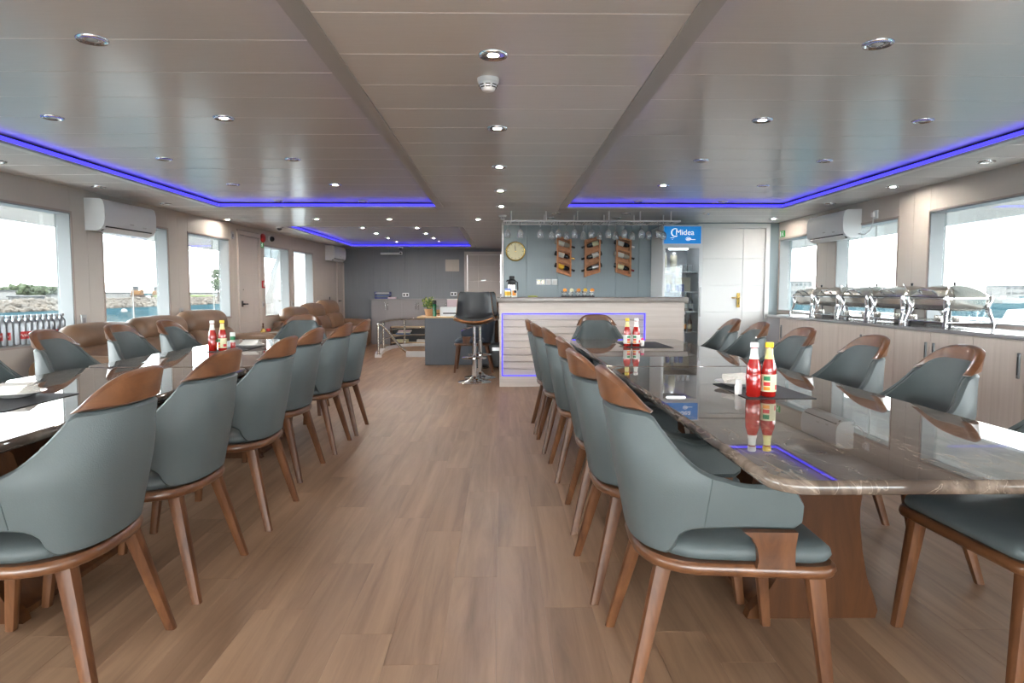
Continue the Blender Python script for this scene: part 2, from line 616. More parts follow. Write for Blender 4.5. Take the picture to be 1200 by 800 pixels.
def dup(root, loc, rz, label=None, group=None):
    r = root.copy(); COL.objects.link(r)
    r.location = loc; r.rotation_euler = (0, 0, rz)
    if label: r['label'] = label
    if group: r['group'] = group
    for ch in [x for x in ALLCH[root.name]]:
        c = ch.copy(); COL.objects.link(c); c.parent = r
        for g in ALLCH.get(ch.name, []):
            d = g.copy(); COL.objects.link(d); d.parent = c
    return r


ALLCH = {}


def register(root):
    """remember the parts of a thing so that dup() does not have to search the scene"""
    ALLCH[root.name] = [o for o in bpy.data.objects if o.parent == root]
    for c in ALLCH[root.name]:
        ALLCH[c.name] = [o for o in bpy.data.objects if o.parent == c]
    return root


ORD = ['first', 'second', 'third', 'fourth', 'fifth', 'sixth', 'seventh', 'eighth', 'ninth', 'tenth', 'eleventh', 'twelfth', 'thirteenth',
       'fourteenth', 'fifteenth', 'sixteenth', 'seventeenth', 'eighteenth', 'nineteenth', 'twentieth']


def text_mesh(body, size, extrude=0.0):
    cu = bpy.data.curves.new('lettering', 'FONT')
    cu.body = body; cu.size = size; cu.extrude = extrude
    cu.align_x = 'CENTER'; cu.align_y = 'CENTER'
    to = bpy.data.objects.new('lettering_tmp', cu)
    COL.objects.link(to)
    dg = bpy.context.evaluated_depsgraph_get()
    me = bpy.data.meshes.new_from_object(to.evaluated_get(dg))
    bpy.data.objects.remove(to)
    bpy.data.curves.remove(cu)
    me.materials.clear()
    return me


def smoothstep(x):
    x = max(0.0, min(1.0, x))
    return x * x * (3 - 2 * x)


def interp(x, xs, ys):
    """monotone cubic (Catmull-like) interpolation"""
    if x <= xs[0]: return ys[0]
    if x >= xs[-1]: return ys[-1]
    for i in range(len(xs) - 1):
        if x <= xs[i + 1]: break
    h = xs[i + 1] - xs[i]
    t = (x - xs[i]) / h

    def slope(j):
        if j <= 0 or j >= len(xs) - 1: return 0.0
        d0 = (ys[j] - ys[j - 1]) / (xs[j] - xs[j - 1]); d1 = (ys[j + 1] - ys[j]) / (xs[j + 1] - xs[j])
        if d0 * d1 <= 0: return 0.0
        return 2 * d0 * d1 / (d0 + d1)
    m0 = slope(i) * h; m1 = slope(i + 1) * h
    return (2 * t ** 3 - 3 * t ** 2 + 1) * ys[i] + (t ** 3 - 2 * t ** 2 + t) * m0 + (-2 * t ** 3 + 3 * t ** 2) * ys[i + 1] + (t ** 3 - t ** 2) * m1


# camera projection of a world point, only used to rank floor planks by how large they show
def proj(p):
    mw = camo.matrix_basis.inverted()
    q = mw @ Vector(p)
    if q.z > -0.1: return None
    return (600 - 800 * q.x / q.z, 400 + 800 * q.y / q.z)


Y_AFT, Y_BOW, Y_BARWALL = -4.0, 16.0, 10.0
X_R = 4.05
SL = 0.0515                                  # the left wall closes in towards the bow


def xl(y):
    return -4.2 + SL * (y - 5.78)


CEIL = 2.19
RECESS = 2.245


# ================================================================== THE SETTING
# ---- floor: oak planks running fore and aft
floor = slab('floor', MB().box(-4.75, X_R, Y_AFT, Y_BOW, -0.06, -0.012), 'plank_gap')
PW, PL = 0.18, 1.22
planks = []
col = 0
x = -4.70
while x < X_R - 0.01:
    off = [0.0, 0.55, 0.21, 0.83, 0.40, 1.02][col % 6]
    y = Y_AFT - off
    while y < Y_BOW:
        a, b = max(y, Y_AFT), min(y + PL, Y_BOW)
        xa, xb = x, min(x + PW, X_R)
        if b - a > 0.05:
            planks.append((xa, xb, a, b))
        y += PL
    x += PW
    col += 1


def plank_score(p):
    cx, cy = (p[0] + p[1]) / 2, (p[2] + p[3]) / 2
    full = (p[1] - p[0] > PW - 0.01) and (p[3] - p[2] > PL - 0.01)
    best = 0
    for yy in (p[2], cy, p[3]):
        q = proj((cx, yy, 0))
        if q and -40 < q[0] < 1240 and 342 < q[1] < 860:
            best = max(best, 1.0 / max(yy, 0.3) ** 3)
    return best if full else 0


planks.sort(key=plank_score, reverse=True)
TINT = []
for i in range(12):
    me = MB().chamfer(0, PW - 0.0002, 0, PL - 0.0002, -0.012, 0.0, 0.0007).mesh('plank', 0)
    t = random.random()
    at = me.attributes.new('tint', 'FLOAT_VECTOR', 'POINT')
    at.data.foreach_set('vector', [t, random.random(), random.random()] * len(me.vertices))
    me.materials.append(M['floor_wood'])
    TINT.append(me)
for i, p in enumerate(planks[:300]):
    obj('plank', TINT[random.randrange(12)], None, floor, (p[0], p[2], 0))
mb = MB(); tv = []
for p in planks[300:]:
    mb.chamfer(p[0], p[1] - 0.0002, p[2], p[3] - 0.0002, -0.012, 0.0, 0.0007)
    tv += [random.random(), random.random(), random.random()]
me = mb.mesh('far_planks', 0)
at = me.attributes.new('tint', 'FLOAT_VECTOR', 'POINT')
vals = []
for i in range(len(planks) - 300):
    vals += tv[3 * i:3 * i + 3] * 12
at.data.foreach_set('vector', vals)
me.materials.append(M['floor_wood'])
o = obj('far_planks', me, None, floor)
o['kind'] = 'stuff'

# ---- ceiling: satin panels running athwart, two long coves and a third one forward
ceiling = slab('ceiling', MB().box(-4.8, X_R + 0.1, Y_AFT, Y_BOW, RECESS + 0.03, RECESS + 0.08), 'ceiling_core')
PP = 0.4325
rows = [2.98 + PP * k for k in range(-17, 32)]
panel_cache = {}


def ceil_panel(x0, x1, y0, y1, z):
    if y1 - y0 < 0.02 or x1 - x0 < 0.02: return
    key = (round(x1 - x0, 4), round(y1 - y0, 4))
    if key not in panel_cache:
        me = MB().chamfer(0, x1 - x0, 0.0008, y1 - y0 - 0.0008, 0, 0.03, 0.004, up=False).mesh('panel', 0)
        me.materials.append(M['ceiling_panel'])
        panel_cache[key] = me
    obj('panel', panel_cache[key], None, ceiling, (x0, y0, z))


LOW = []
for a, b in zip(rows[:-1], rows[1:]):
    a, b = max(a, Y_AFT), min(b, Y_BOW)
    if b <= a: continue
    # coves
    for (x0, x1, ya, yb) in ((-3.36, -0.70, Y_AFT, 8.25), (0.70, 3.38, Y_AFT, 8.25), (-3.31, -0.60, 10.60, 15.30)):
        ceil_panel(x0, x1, max(a, ya), min(b, yb), RECESS)
    # low strips
    if a < 8.25:
        bb = min(b, 8.25)
        ceil_panel(-4.75, -3.36, a, bb, CEIL); ceil_panel(-0.70, 0.70, a, bb, CEIL); ceil_panel(3.38, X_R, a, bb, CEIL)
    if b > 8.25 and a < 10.60:
        aa, bb = max(a, 8.25), min(b, 10.60)
        ceil_panel(-4.4, 0.70, aa, bb, CEIL); ceil_panel(0.70, X_R, aa, bb, CEIL)
    if b > 10.60 and a < 15.30:
        aa, bb = max(a, 10.60), min(b, 15.30)
        ceil_panel(-4.3, -3.31, aa, bb, CEIL); ceil_panel(-0.60, 0.70, aa, bb, CEIL)
    if b > 15.30:
        ceil_panel(-4.3, 0.70, max(a, 15.30), b, CEIL)


def cove(x0, x1, y0, y1, lips, where):
    """grey edge trims, side faces and the blue light strips of one cove"""
    t = struct('trim_%d' % len(COVES))
    COVES.append(t)
    h0, h1 = CEIL - 0.006, RECESS + 0.03
    # edge profiles: side 'x0' and 'x1' run along y, 'y1' (far) and 'y0' (near) along x
    w = 0.075
    if 'x0lip' in lips: obj('edge_profile', MB().box(x0 - 0.012, x0 + w, y0, y1, h0, CEIL + 0.012), 'aluminium', t)
    else: obj('edge_profile', MB().box(x0 - 0.06, x0 + 0.004, y0, y1, h0, CEIL + 0.010), 'aluminium', t)
    if 'x1lip' in lips: obj('edge_profile', MB().box(x1 - w, x1 + 0.012, y0, y1, h0, CEIL + 0.012), 'aluminium', t)
    else: obj('edge_profile', MB().box(x1 - 0.004, x1 + 0.06, y0, y1, h0, CEIL + 0.010), 'aluminium', t)
    obj('edge_profile', MB().box(x0, x1, y1 - 0.004, y1 + 0.05, h0, CEIL + 0.010), 'aluminium', t)
    if 'y0lip' in lips: obj('edge_profile', MB().box(x0, x1, y0 - 0.012, y0 + 0.05, h0, CEIL + 0.010), 'aluminium', t)
    a, b = CEIL + 0.014, RECESS - 0.014
    obj('light_strip', MB().box(x0, x0 + 0.006, y0 + 0.01, y1 - 0.01, a + (0.012 if 'x0lip' in lips else 0), b), 'led_blue', t)
    obj('light_strip', MB().box(x1 - 0.006, x1, y0 + 0.01, y1 - 0.01, a + (0.012 if 'x1lip' in lips else 0), b), 'led_blue', t)
    obj('light_strip', MB().box(x0 + 0.01, x1 - 0.01, y1 - 0.008, y1 - 0.002, a, b), 'led_blue', t)
    if 'y0lip' in lips:
        obj('light_strip', MB().box(x0 + 0.01, x1 - 0.01, y0 + 0.002, y0 + 0.008, a, b), 'led_blue', t)
    t['label'] = where
    t['category'] = 'ceiling trim'


COVES = []
cove(-3.36, -0.70, Y_AFT, 8.25, ('x1lip',), 'aluminium edged cove with blue light strip above the left table')
cove(0.70, 3.38, Y_AFT, 8.25, ('x0lip',), 'aluminium edged cove with blue light strip above the right table')
cove(-3.31, -0.60, 10.60, 15.30, ('x1lip', 'y0lip'), 'aluminium edged cove with blue light strip over the lounge by the bow')

# ---- side walls, cut into sheets with windows
TH = 0.12


def side_wall(root, side, ya, yb, openings, joints, material, zmax):
    """sheets in the wall's own frame: inner face at x=0, outside towards -x (left wall) or +x (right wall)"""
    cuts = sorted(set([ya, yb] + [c for w in openings for c in w[:2]] + [j for j in joints if not any(w[0] < j < w[1] for w in openings)]))
    for a, b in zip(cuts[:-1], cuts[1:]):
        w = [q for q in openings if q[0] <= a + 1e-6 and q[1] >= b - 1e-6]
        spans = [(0, zmax)] if not w else [(0, w[0][2]), (w[0][3], zmax)]
        for z0, z1 in spans:
            if z1 - z0 < 0.01: continue
            m_ = MB()
            c = 0.003
            # chamfered towards the room
            s = -1 if side == 'left' else 1
            vs = [(s * TH, a, z0), (s * TH, b, z0), (s * TH, b, z1), (s * TH, a, z1),
                  (s * c, a, z0), (s * c, b, z0), (s * c, b, z1), (s * c, a, z1),
                  (0, a + c, z0), (0, b - c, z0), (0, b - c, z1), (0, a + c, z1)]
            fs = [(0, 1, 2, 3), (4, 0, 3, 7), (1, 5, 6, 2), (4, 5, 1, 0), (3, 2, 6, 7), (8, 4, 7, 11), (5, 9, 10, 6), (8, 11, 10, 9), (4, 8, 9, 5), (7, 6, 10, 11)]
            if side != 'left': fs = [tuple(reversed(q)) for q in fs]
            m_.add(vs, fs)
            obj('wall_panel', m_, material, root, smooth=0)


WIN = []


def window(root, side, a, b, z0, z1, label, mull=None):
    """lined reveal, metal edge bead and a pane set at the outer face"""
    s = -1 if side == 'left' else 1
    t = struct('window_%d' % (len(WIN) + 1), root.location, root.rotation_euler.z)
    t['label'] = label; t['category'] = 'window'
    WIN.append(t)
    k = 0.012
    x0, x1 = sorted((s * 0.001, s * (TH + 0.03)))
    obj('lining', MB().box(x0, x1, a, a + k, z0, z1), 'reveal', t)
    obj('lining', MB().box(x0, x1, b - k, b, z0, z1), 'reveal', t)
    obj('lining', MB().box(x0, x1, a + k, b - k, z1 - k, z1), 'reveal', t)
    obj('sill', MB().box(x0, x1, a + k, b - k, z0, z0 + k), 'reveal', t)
    # bead around the opening, just proud of the wall
    p0, p1 = sorted((-s * 0.008, s * 0.002))
    e = 0.016
    obj('bead', MB().box(p0, p1, a - e, a, z0 - e, z1 + e), 'frame_trim', t)
    obj('bead', MB().box(p0, p1, b, b + e, z0 - e, z1 + e), 'frame_trim', t)
    obj('bead', MB().box(p0, p1, a, b, z1, z1 + e), 'frame_trim', t)
    obj('bead', MB().box(p0, p1, a, b, z0 - e, z0), 'frame_trim', t)
    g0, g1 = sorted((s * (TH + 0.004), s * (TH + 0.010)))
    ys = [a + k] + ([mull] if mull else []) + [b - k]
    for q0, q1 in zip(ys[:-1], ys[1:]):
        obj('pane', MB().box(g0, g1, q0 + 0.002, q1 - 0.002, z0 + k, z1 - k), 'pane', t)
    if mull:
        obj('joint', MB().box(g0 - 0.001, g1 + 0.001, mull - 0.004, mull + 0.004, z0 + k, z1 - k), 'aluminium', t)
    return t


ZT = 2.34
wl = struct('wall_left', (xl(0), 0, 0), -math.atan(SL))
wl['label'] = 'beige panelled side wall on the left with windows'
LW = [(-2.6, -0.6, 0.71, 1.945), (0.4, 3.0, 0.71, 1.945), (3.9, 6.71, 0.71, 1.945), (7.19, 8.44, 0.80, 1.945), (8.93, 10.10, 0.82, 1.945), (10.36, 11.20, 0.0, 2.125), (11.38, 12.50, 0.785, 1.945), (12.75, 13.82, 0.82, 1.945), (15.44, 15.98, 0.0, 1.86)]
side_wall(wl, 'left', Y_AFT, Y_BOW + 0.02, LW, [-3.2, 3.45, 6.95, 8.68, 10.23, 12.62, 14.4, 15.2], 'wall_beige', ZT)
for i, (w, n, m_) in enumerate(zip((0, 1, 2, 3, 4, 6, 7), ('aft window on the left wall behind the viewer', 'left wall window beside the viewer, out of the picture',
        'large left wall window with silver bottles on its sill', 'left wall window under the air conditioner', 'left wall window between air conditioner and side door',
        'window right of the white side door on the left wall', 'window above the far sofa on the left wall'), (None, None, None, 7.9, 9.86, 12.02, 13.4))):
    window(wl, 'left', *LW[w], n, m_)

wr = struct('wall_right', (X_R, 0, 0), 0)
wr['label'] = 'beige panelled side wall on the right with windows'
RW = [(-2.6, -0.6, 0.915, 1.94), (0.4, 3.2, 0.915, 1.94), (3.9, 6.46, 0.915, 1.94), (6.98, 8.26, 0.915, 1.94), (8.77, 9.95, 0.915, 1.94)]
side_wall(wr, 'right', Y_AFT, Y_BARWALL + 0.2, RW, [-3.2, 3.55, 5.2, 5.9, 6.72, 8.5], 'wall_beige', ZT)
for w, n, m_ in zip(RW, ('aft window on the right wall behind the viewer', 'right wall window beside the viewer, out of the picture', 'large right wall window behind the nearest chafing dish',
                         'right wall window under the air conditioner', 'narrow right wall window next to the big white door'), (None, None, None, 7.62, None)):
    window(wr, 'right', *w, n, m_)

# baseboards
b = slab('baseboard_left', MB().box(0, 0.012, Y_AFT, 10.3, 0, 0.08), 'frame_trim', loc=(xl(0), 0, 0), rot=(0, 0, -math.atan(SL)))

# ---- bow wall of grey sheets with a pale door
wb = struct('wall_bow', (0, Y_BOW, 0)); wb['label'] = 'dark grey panelled wall at the far end of the lounge'
xs = [-4.3, -3.62, -2.98, -2.62, -2.26, -1.90, -1.54, -1.20, -0.87]
for a, b in zip(xs[:-1], xs[1:]):
    m_ = MB(); c = 0.006
    m_.add([(a, 0.1, 0), (b, 0.1, 0), (b, 0.1, ZT), (a, 0.1, ZT), (a, c, 0), (b, c, 0), (b, c, ZT), (a, c, ZT), (a + c, 0, 0), (b - c, 0, 0), (b - c, 0, ZT), (a + c, 0, ZT)],
           [(3, 2, 1, 0), (0, 4, 7, 3), (5, 1, 2, 6), (4, 8, 11, 7), (9, 5, 6, 10), (8, 9, 10, 11), (3, 7, 6, 2), (7, 11, 10, 6), (0, 1, 5, 4), (4, 5, 9, 8)])
    obj('wall_panel', m_, 'wall_grey', wb, smooth=0)
obj('wall_panel', MB().box(-0.87, 0.05, 0, 0.1, 2.12, ZT), 'wall_grey', wb)


def panel_door(name, loc, rz, w, h, cols, rws, material, fmat, label, fw=0.07, handle='lever', hx=None):
    """door in a casing; the leaf is split by grooves into flat fields. local: x along the door, -y towards the room"""
    t = struct(name, loc, rz)
    t['label'] = label; t['category'] = 'door'
    obj('casing', MB().box(-fw, 0, -0.025, 0.10, 0, h), fmat, t)
    obj('casing', MB().box(w, w + fw, -0.025, 0.10, 0, h), fmat, t)
    obj('casing', MB().box(-fw, w + fw, -0.025, 0.10, h, h + fw), fmat, t)
    leaf = obj('leaf', MB().box(0.004, w - 0.004, 0.012, 0.05, 0.004, h - 0.004), material, t)
    cx = [0.004] + cols + [w - 0.004]
    rz_ = [0.004] + rws + [h - 0.004]
    for a, b in zip(cx[:-1], cx[1:]):
        for c, d in zip(rz_[:-1], rz_[1:]):
            g = 0.004
            m_ = MB().chamfer(a + g / 2, b - g / 2, c + g / 2, d - g / 2, -0.012, 0.0, 0.003)
            m_.v = [(p[0], 0.0 - p[2], p[1]) for p in m_.v]
            m_.f = [tuple(reversed(q)) for q in m_.f]
            m_.v = [(p[0], p[1], p[2]) for p in m_.v]
            obj('door_panel', m_, material, leaf, smooth=0)
    return t


d = panel_door('door_1', (-0.80, Y_BOW, 0), 0, 0.78, 2.05, [0.26], [0.3, 0.68, 1.06, 1.44, 1.78], 'door_pale', 'door_pale', 'pale panelled door in the dark grey far wall')
obj('handle', MB().rod((0.70, -0.05, 1.0), (0.60, -0.05, 1.0), 0.009).rod((0.70, 0.0, 1.0), (0.70, -0.05, 1.0), 0.012), 'brushed', d)
obj('sign_plate', MB().box(0.33, 0.43, -0.006, 0.0, 1.44, 1.47), 'brushed', d)

# ---- cross wall behind the bar, grey-blue sheets, and the big white door on its right
wc = struct('wall_bar', (0, Y_BARWALL, 0)); wc['label'] = 'grey blue panelled wall behind the bar counter'
xs = [0.03, 0.36, 0.82, 1.24, 1.66, 2.0, 2.45, 2.86]
for a, b in zip(xs[:-1], xs[1:]):
    m_ = MB(); c = 0.005
    m_.add([(a, 0.1, 0), (b, 0.1, 0), (b, 0.1, ZT), (a, 0.1, ZT), (a, c, 0), (b, c, 0), (b, c, ZT), (a, c, ZT), (a + c, 0, 0), (b - c, 0, 0), (b - c, 0, ZT), (a + c, 0, ZT)],
           [(3, 2, 1, 0), (0, 4, 7, 3), (5, 1, 2, 6), (4, 8, 11, 7), (9, 5, 6, 10), (8, 9, 10, 11), (3, 7, 6, 2), (7, 11, 10, 6), (0, 1, 5, 4), (4, 5, 9, 8)])
    obj('wall_panel', m_, 'wall_blue', wc, smooth=0)
obj('wall_panel', MB().box(3.925, X_R + 0.2, 0, 0.1, 0, ZT), 'wall_blue', wc)
obj('wall_panel', MB().box(2.86, 3.925, 0, 0.1, 2.17, ZT), 'wall_blue', wc)
obj('corner_post', MB().box(0.0, 0.03, -0.02, 0.1, 0, CEIL), 'white_paint', wc)
slab('wall_lounge', MB().box(0.03, 0.13, Y_BARWALL + 0.1, Y_BOW + 0.1, 0, ZT), 'wall_grey', 'dark side wall of the lounge behind the bar')
d = panel_door('door_2', (2.93, Y_BARWALL, 0), 0, 0.925, 2.115, [0.60], [0.12, 0.51, 0.89, 1.28, 1.67], 'white_paint', 'white_paint', 'big white panelled double door with gold handle by the fridge', fw=0.06)
hp = obj('handle_plate', MB().box(0.52, 0.565, -0.012, 0.0, 0.96, 1.17), 'gold', d)
obj('lever', MB().rod((0.545, -0.012, 1.10), (0.545, -0.05, 1.10), 0.011).rod((0.545, -0.05, 1.10), (0.43, -0.05, 1.10), 0.010), 'gold', hp)
obj('keyhole', MB().box(0.538, 0.549, -0.0135, -0.012, 1.0, 1.03), 'dark_slot', hp)

# side doors on the left wall (local x along the wall towards the bow)
a_ = -math.atan(SL)


def left_wall_point(y, off=0.0):
    """world point at distance y along the left wall, off metres into the room"""
    return Vector((xl(0) + y * math.sin(-a_) + off * math.cos(a_), y * math.cos(a_) - off * math.sin(-a_), 0))


p = left_wall_point(10.42)
d = panel_door('door_3', p, PI / 2 + a_, 0.72, 2.05, [0.50], [0.35, 0.72, 1.09, 1.46, 1.8], 'door_pale', 'door_pale', 'pale panelled side door between two left wall windows', fw=0.06)
obj('lever', MB().rod((0.07, 0, 1.0), (0.07, -0.05, 1.0), 0.014).rod((0.07, -0.05, 1.0), (0.17, -0.05, 1.0), 0.011).box(0.04, 0.10, -0.012, 0, 0.96, 1.05), 'black_plastic', d)
obj('peephole', MB().rod((0.13, -0.004, 1.22), (0.13, 0.002, 1.22), 0.009), 'black_plastic', d)
p = left_wall_point(15.48)
d = panel_door('door_4', p, PI / 2 + a_, 0.46, 1.82, [], [0.6, 1.2], 'door_pale', 'door_pale', 'narrow pale door under the far air conditioner', fw=0.04)
obj('lever', MB().rod((0.06, 0, 0.98), (0.06, -0.04, 0.98), 0.012).rod((0.06, -0.04, 0.98), (0.16, -0.04, 0.98), 0.010), 'black_plastic', d)

# ---- glazed stern front behind the viewer
ws = struct('wall_stern', (0, Y_AFT, 0)); ws['label'] = 'glazed stern front behind the viewer'
obj('header', MB().box(-4.9, X_R + 0.2, -0.1, 0, 2.10, ZT), 'wall_beige', ws)
obj('side_sheet', MB().box(-4.9, -4.4, -0.1, 0, 0, 2.10), 'wall_beige', ws)
obj('side_sheet', MB().box(3.75, X_R + 0.2, -0.1, 0, 0, 2.10), 'wall_beige', ws)
for i in range(5):
    x0 = -4.4 + i * 1.63
    obj('mullion', MB().box(x0, x0 + 0.05, -0.08, 0, 0, 2.10), 'white_paint', ws)
    obj('pane', MB().box(x0 + 0.05, x0 + 1.63, -0.05, -0.042, 0.02, 2.10), 'pane', ws)

# ---- outside of the ship: side decks and the deck above
slab('deck_left', MB().box(-6.1, -4.1, Y_AFT - .12, 20, -0.30, -0.10), 'deck', 'side deck outside the left windows')
slab('deck_right', MB().box(X_R + 0.2, 5.6, Y_AFT - .12, 20, -0.30, -0.10), 'deck', 'side deck outside the right windows')
slab('bounce_deck_aft', MB().box(-6.1, 5.6, Y_AFT - 6.5, Y_AFT - .12, -.30, -.10), 'deck', 'unseen white deck added behind the stern to bounce light upward')  # unseen slab, added to bounce daylight up to the ceiling
slab('overhang_left', MB().box(-5.65, xl(Y_AFT) - 0.1, Y_AFT - 1, 20, 2.36, 2.42).box(-5.65, -5.55, Y_AFT - 1, 20, 2.00, 2.36), 'ship_white', 'white upper deck overhang beyond the left windows')
slab('overhang_right', MB().box(X_R + 0.1, 5.55, Y_AFT - 1, 20, 2.36, 2.42).box(5.45, 5.55, Y_AFT - 1, 20, 2.00, 2.36), 'ship_white', 'white upper deck overhang beyond the right windows')

# ================================================================== DINING CHAIRS
TT = [0, .10, .20, .28, .34, .38, .44, .506, .56, .61, .70, .90, .96, 1.0]
ZTOP = [.954, .949, .932, .903, .870, .842, .783, .725, .692, .673, .662, .658, .648, .615]


def z_top(t): return interp(t, TT, ZTOP)
def z_bot(t): return interp(t, [0, .36, .41, .46, .54, .8, .96, 1.0], [.440, .440, .455, .505, .525, .532, .532, .548])
def z_line(t): return .848 - .04 * t * t
TC = .387                                     # where the wooden crown runs out along the rim


def shell(t, z, off):
    s = -1 if t < 0 else 1
    t = abs(t)

    def P(tt):
        lean = .20 * max(0.0, z - .44)
        wb_ = .252 + .034 * smoothstep((z - .42) / .26) - .056 * smoothstep((z - .66) / .18)
        if tt < .6:
            ph = tt / .6 * PI / 2
            return Vector((-.035 - (.228 + lean) * max(0.0, math.cos(ph)) ** 0.70, wb_ * math.sin(ph) ** 0.72 if tt > 0 else 0.0))
        return Vector((-.035 + (tt - .6) / .4 * .205, wb_ + .012 * smoothstep((tt - .6) / .4)))
    p = P(t)
    e = .004
    d = (P(min(1, t + e)) - P(max(0, t - e)))
    if d.length < 1e-9: d = Vector((0, 1))
    d.normalize()
    n = Vector((-d.y, d.x))                  # outward: to the back / to the side
    if t < .02: n = Vector((-1, 0))
    q = p + n * off
    return (q.x, s * q.y, z)


def sheet(ts, lo, hi, o0, o1, rows_=7, cap=0.006):
    """closed curved sheet between two offsets; the rims are rounded"""
    m_ = MB()
    rings = []
    for t in ts:
        a, b = lo(abs(t)), hi(abs(t))
        if b - a < .003: b = a + .003
        k = min(cap, (b - a) * .3)
        mid = (o0 + o1) / 2
        ring = []
        zz = [a + k + (b - a - 2 * k) * i / (rows_ - 1) for i in range(rows_)]
        ring += [shell(t, z, o0) for z in zz]
        ring += [shell(t, b - k * .3, o0 * .75 + o1 * .25), shell(t, b, mid), shell(t, b - k * .3, o0 * .25 + o1 * .75)]
        ring += [shell(t, z, o1) for z in reversed(zz)]
        ring += [shell(t, a + k * .3, o0 * .25 + o1 * .75), shell(t, a, mid), shell(t, a + k * .3, o0 * .75 + o1 * .25)]
        rings.append(ring)
    return m_.rings(rings)


def seat_outline(inset=0.0, back=0.0, n=14):
    """seat plan: round at the back, nearly square at the front; counter-clockwise"""
    pts = []
    bx, fx, w = -.262 + inset + back, .280 - inset, .282 - inset
    for i in range(n + 1):                   # back half, from +y round to -y
        ph = PI / 2 + PI * i / n
        cxx = math.cos(ph); syy = math.sin(ph)
        pts.append((-.035 + (-.035 - bx) * (-(abs(cxx) ** .74)), w * math.copysign(abs(syy) ** .74, syy)))
    r = .055
    for (cx, cy, a0) in ((fx - r, -(w + .018) + r, -PI / 2), (fx - r, (w + .018) - r, 0)):
        for i in range(5):
            a = a0 + PI / 2 * i / 4
            pts.append((cx + r * math.cos(a), cy + r * math.sin(a)))
    return pts


def make_chair(name, label, leather, group):
    t = thing(name, label, 'chair', group=group)
    ts = [math.copysign(abs(i / 36) ** 1.25, i) for i in range(-36, 37)]
    lo = z_bot
    hi = lambda a: min(z_top(a), z_line(a)) if a < TC + .02 else z_top(a)
    back = obj('backrest', sheet(ts, lo, hi, 0.0, -.030, 9, cap=.010), leather, t)
    tc_ = [TC * math.copysign(abs(i / 18) ** 1.25, i) for i in range(-18, 19)]
    obj('crown', sheet(tc_, lambda a: z_line(a) + .0015, lambda a: z_top(a) + .003, .0035, -.034, 6, cap=.010), 'walnut_flat', t)

    def pad_hi(a):
        return z_top(a) - (.012 + .046 * (1 - smoothstep(a / (TC + .13))))
    tp = [.985 * math.copysign(abs(i / 30) ** 1.25, i) for i in range(-30, 31)]
    obj('back_pad', sheet(tp, lambda a: max(.452, z_bot(a) + .012), pad_hi, -.029, -.047, 8, cap=.009), leather, t)
    # wooden blocks carrying the arms
    for s in (-1, 1):
        m_ = MB()
        rings = []
        for z, xa, xb in ((.432, .045, .150), (.455, .050, .148), (.49, .046, .148), (.52, .028, .150), (.536, .006, .152)):
            y0, y1 = s * .304, s * .276
            f = 1.0 if z > .5 else 0.985
            ring = [(xa, y0 * f, z), (xb, y0 * f, z), (xb, y1, z), (xa, y1, z)]
            if s > 0: ring.reverse()
            rings.append(ring)
        m_.rings(rings)
        obj('arm_block', m_, 'walnut', t, smooth=30)
    # frame ring and cushion
    fo = lambda i, z: [(p[0], p[1], z) for p in seat_outline(i)]
    obj('seat_frame', MB().rings([fo(.016, .398), fo(.004, .404), fo(0, .416), fo(.002, .430), fo(.010, .436)]), 'walnut_flat', t, smooth=50)
    co = lambda i, z: [(p[0] * (1.055 if p[0] > 0 else 1.0), p[1], z) for p in seat_outline(i + .019, .016)]
    m_ = MB().rings([co(.020, .434), co(.008, .440), co(.001, .454), co(.004, .470), co(.018, .482), co(.05, .490), co(.11, .494)])
    obj('seat', m_, leather, t, smooth=60)
    for (sx, sy) in ((-1, -1), (-1, 1), (1, -1), (1, 1)):
        top = Vector((.225 if sx > 0 else -.185, sy * (.235 if sx > 0 else .175), .404))
        foot = Vector((.272 if sx > 0 else -.285, sy * (.258 if sx > 0 else .242), 0.0))
        m_ = MB(); rings = []
        for k in range(7):
            f = k / 6
            c = foot.lerp(top, f)
            r = .0165 + (.0265 - .0165) * f
            ring = []
            for i in range(12):
                a = 2 * PI * i / 12 + PI / 12
                q = (abs(math.cos(a)) ** 4 + abs(math.sin(a)) ** 4) ** -.25
                ring.append((c.x + r * q * math.cos(a), c.y + r * q * math.sin(a), c.z))
            rings.append(ring)
        m_.rings(rings)
        lg = obj('leg', m_, 'walnut', t, smooth=45)
    # stitched seam where the arm panel joins the back, on both sides
    for s in (-1, 1):
        tt = s * .565
        a, b = z_bot(.565) + .012, z_top(.565) - .012
        pts = [shell(tt + s * .02 * (i / 9 - .5), a + (b - a) * i / 9, .0008) for i in range(10)]
        obj('seam', MB().tube(pts, .0016, 4), 'stitch', t)
    register(t)
    return t


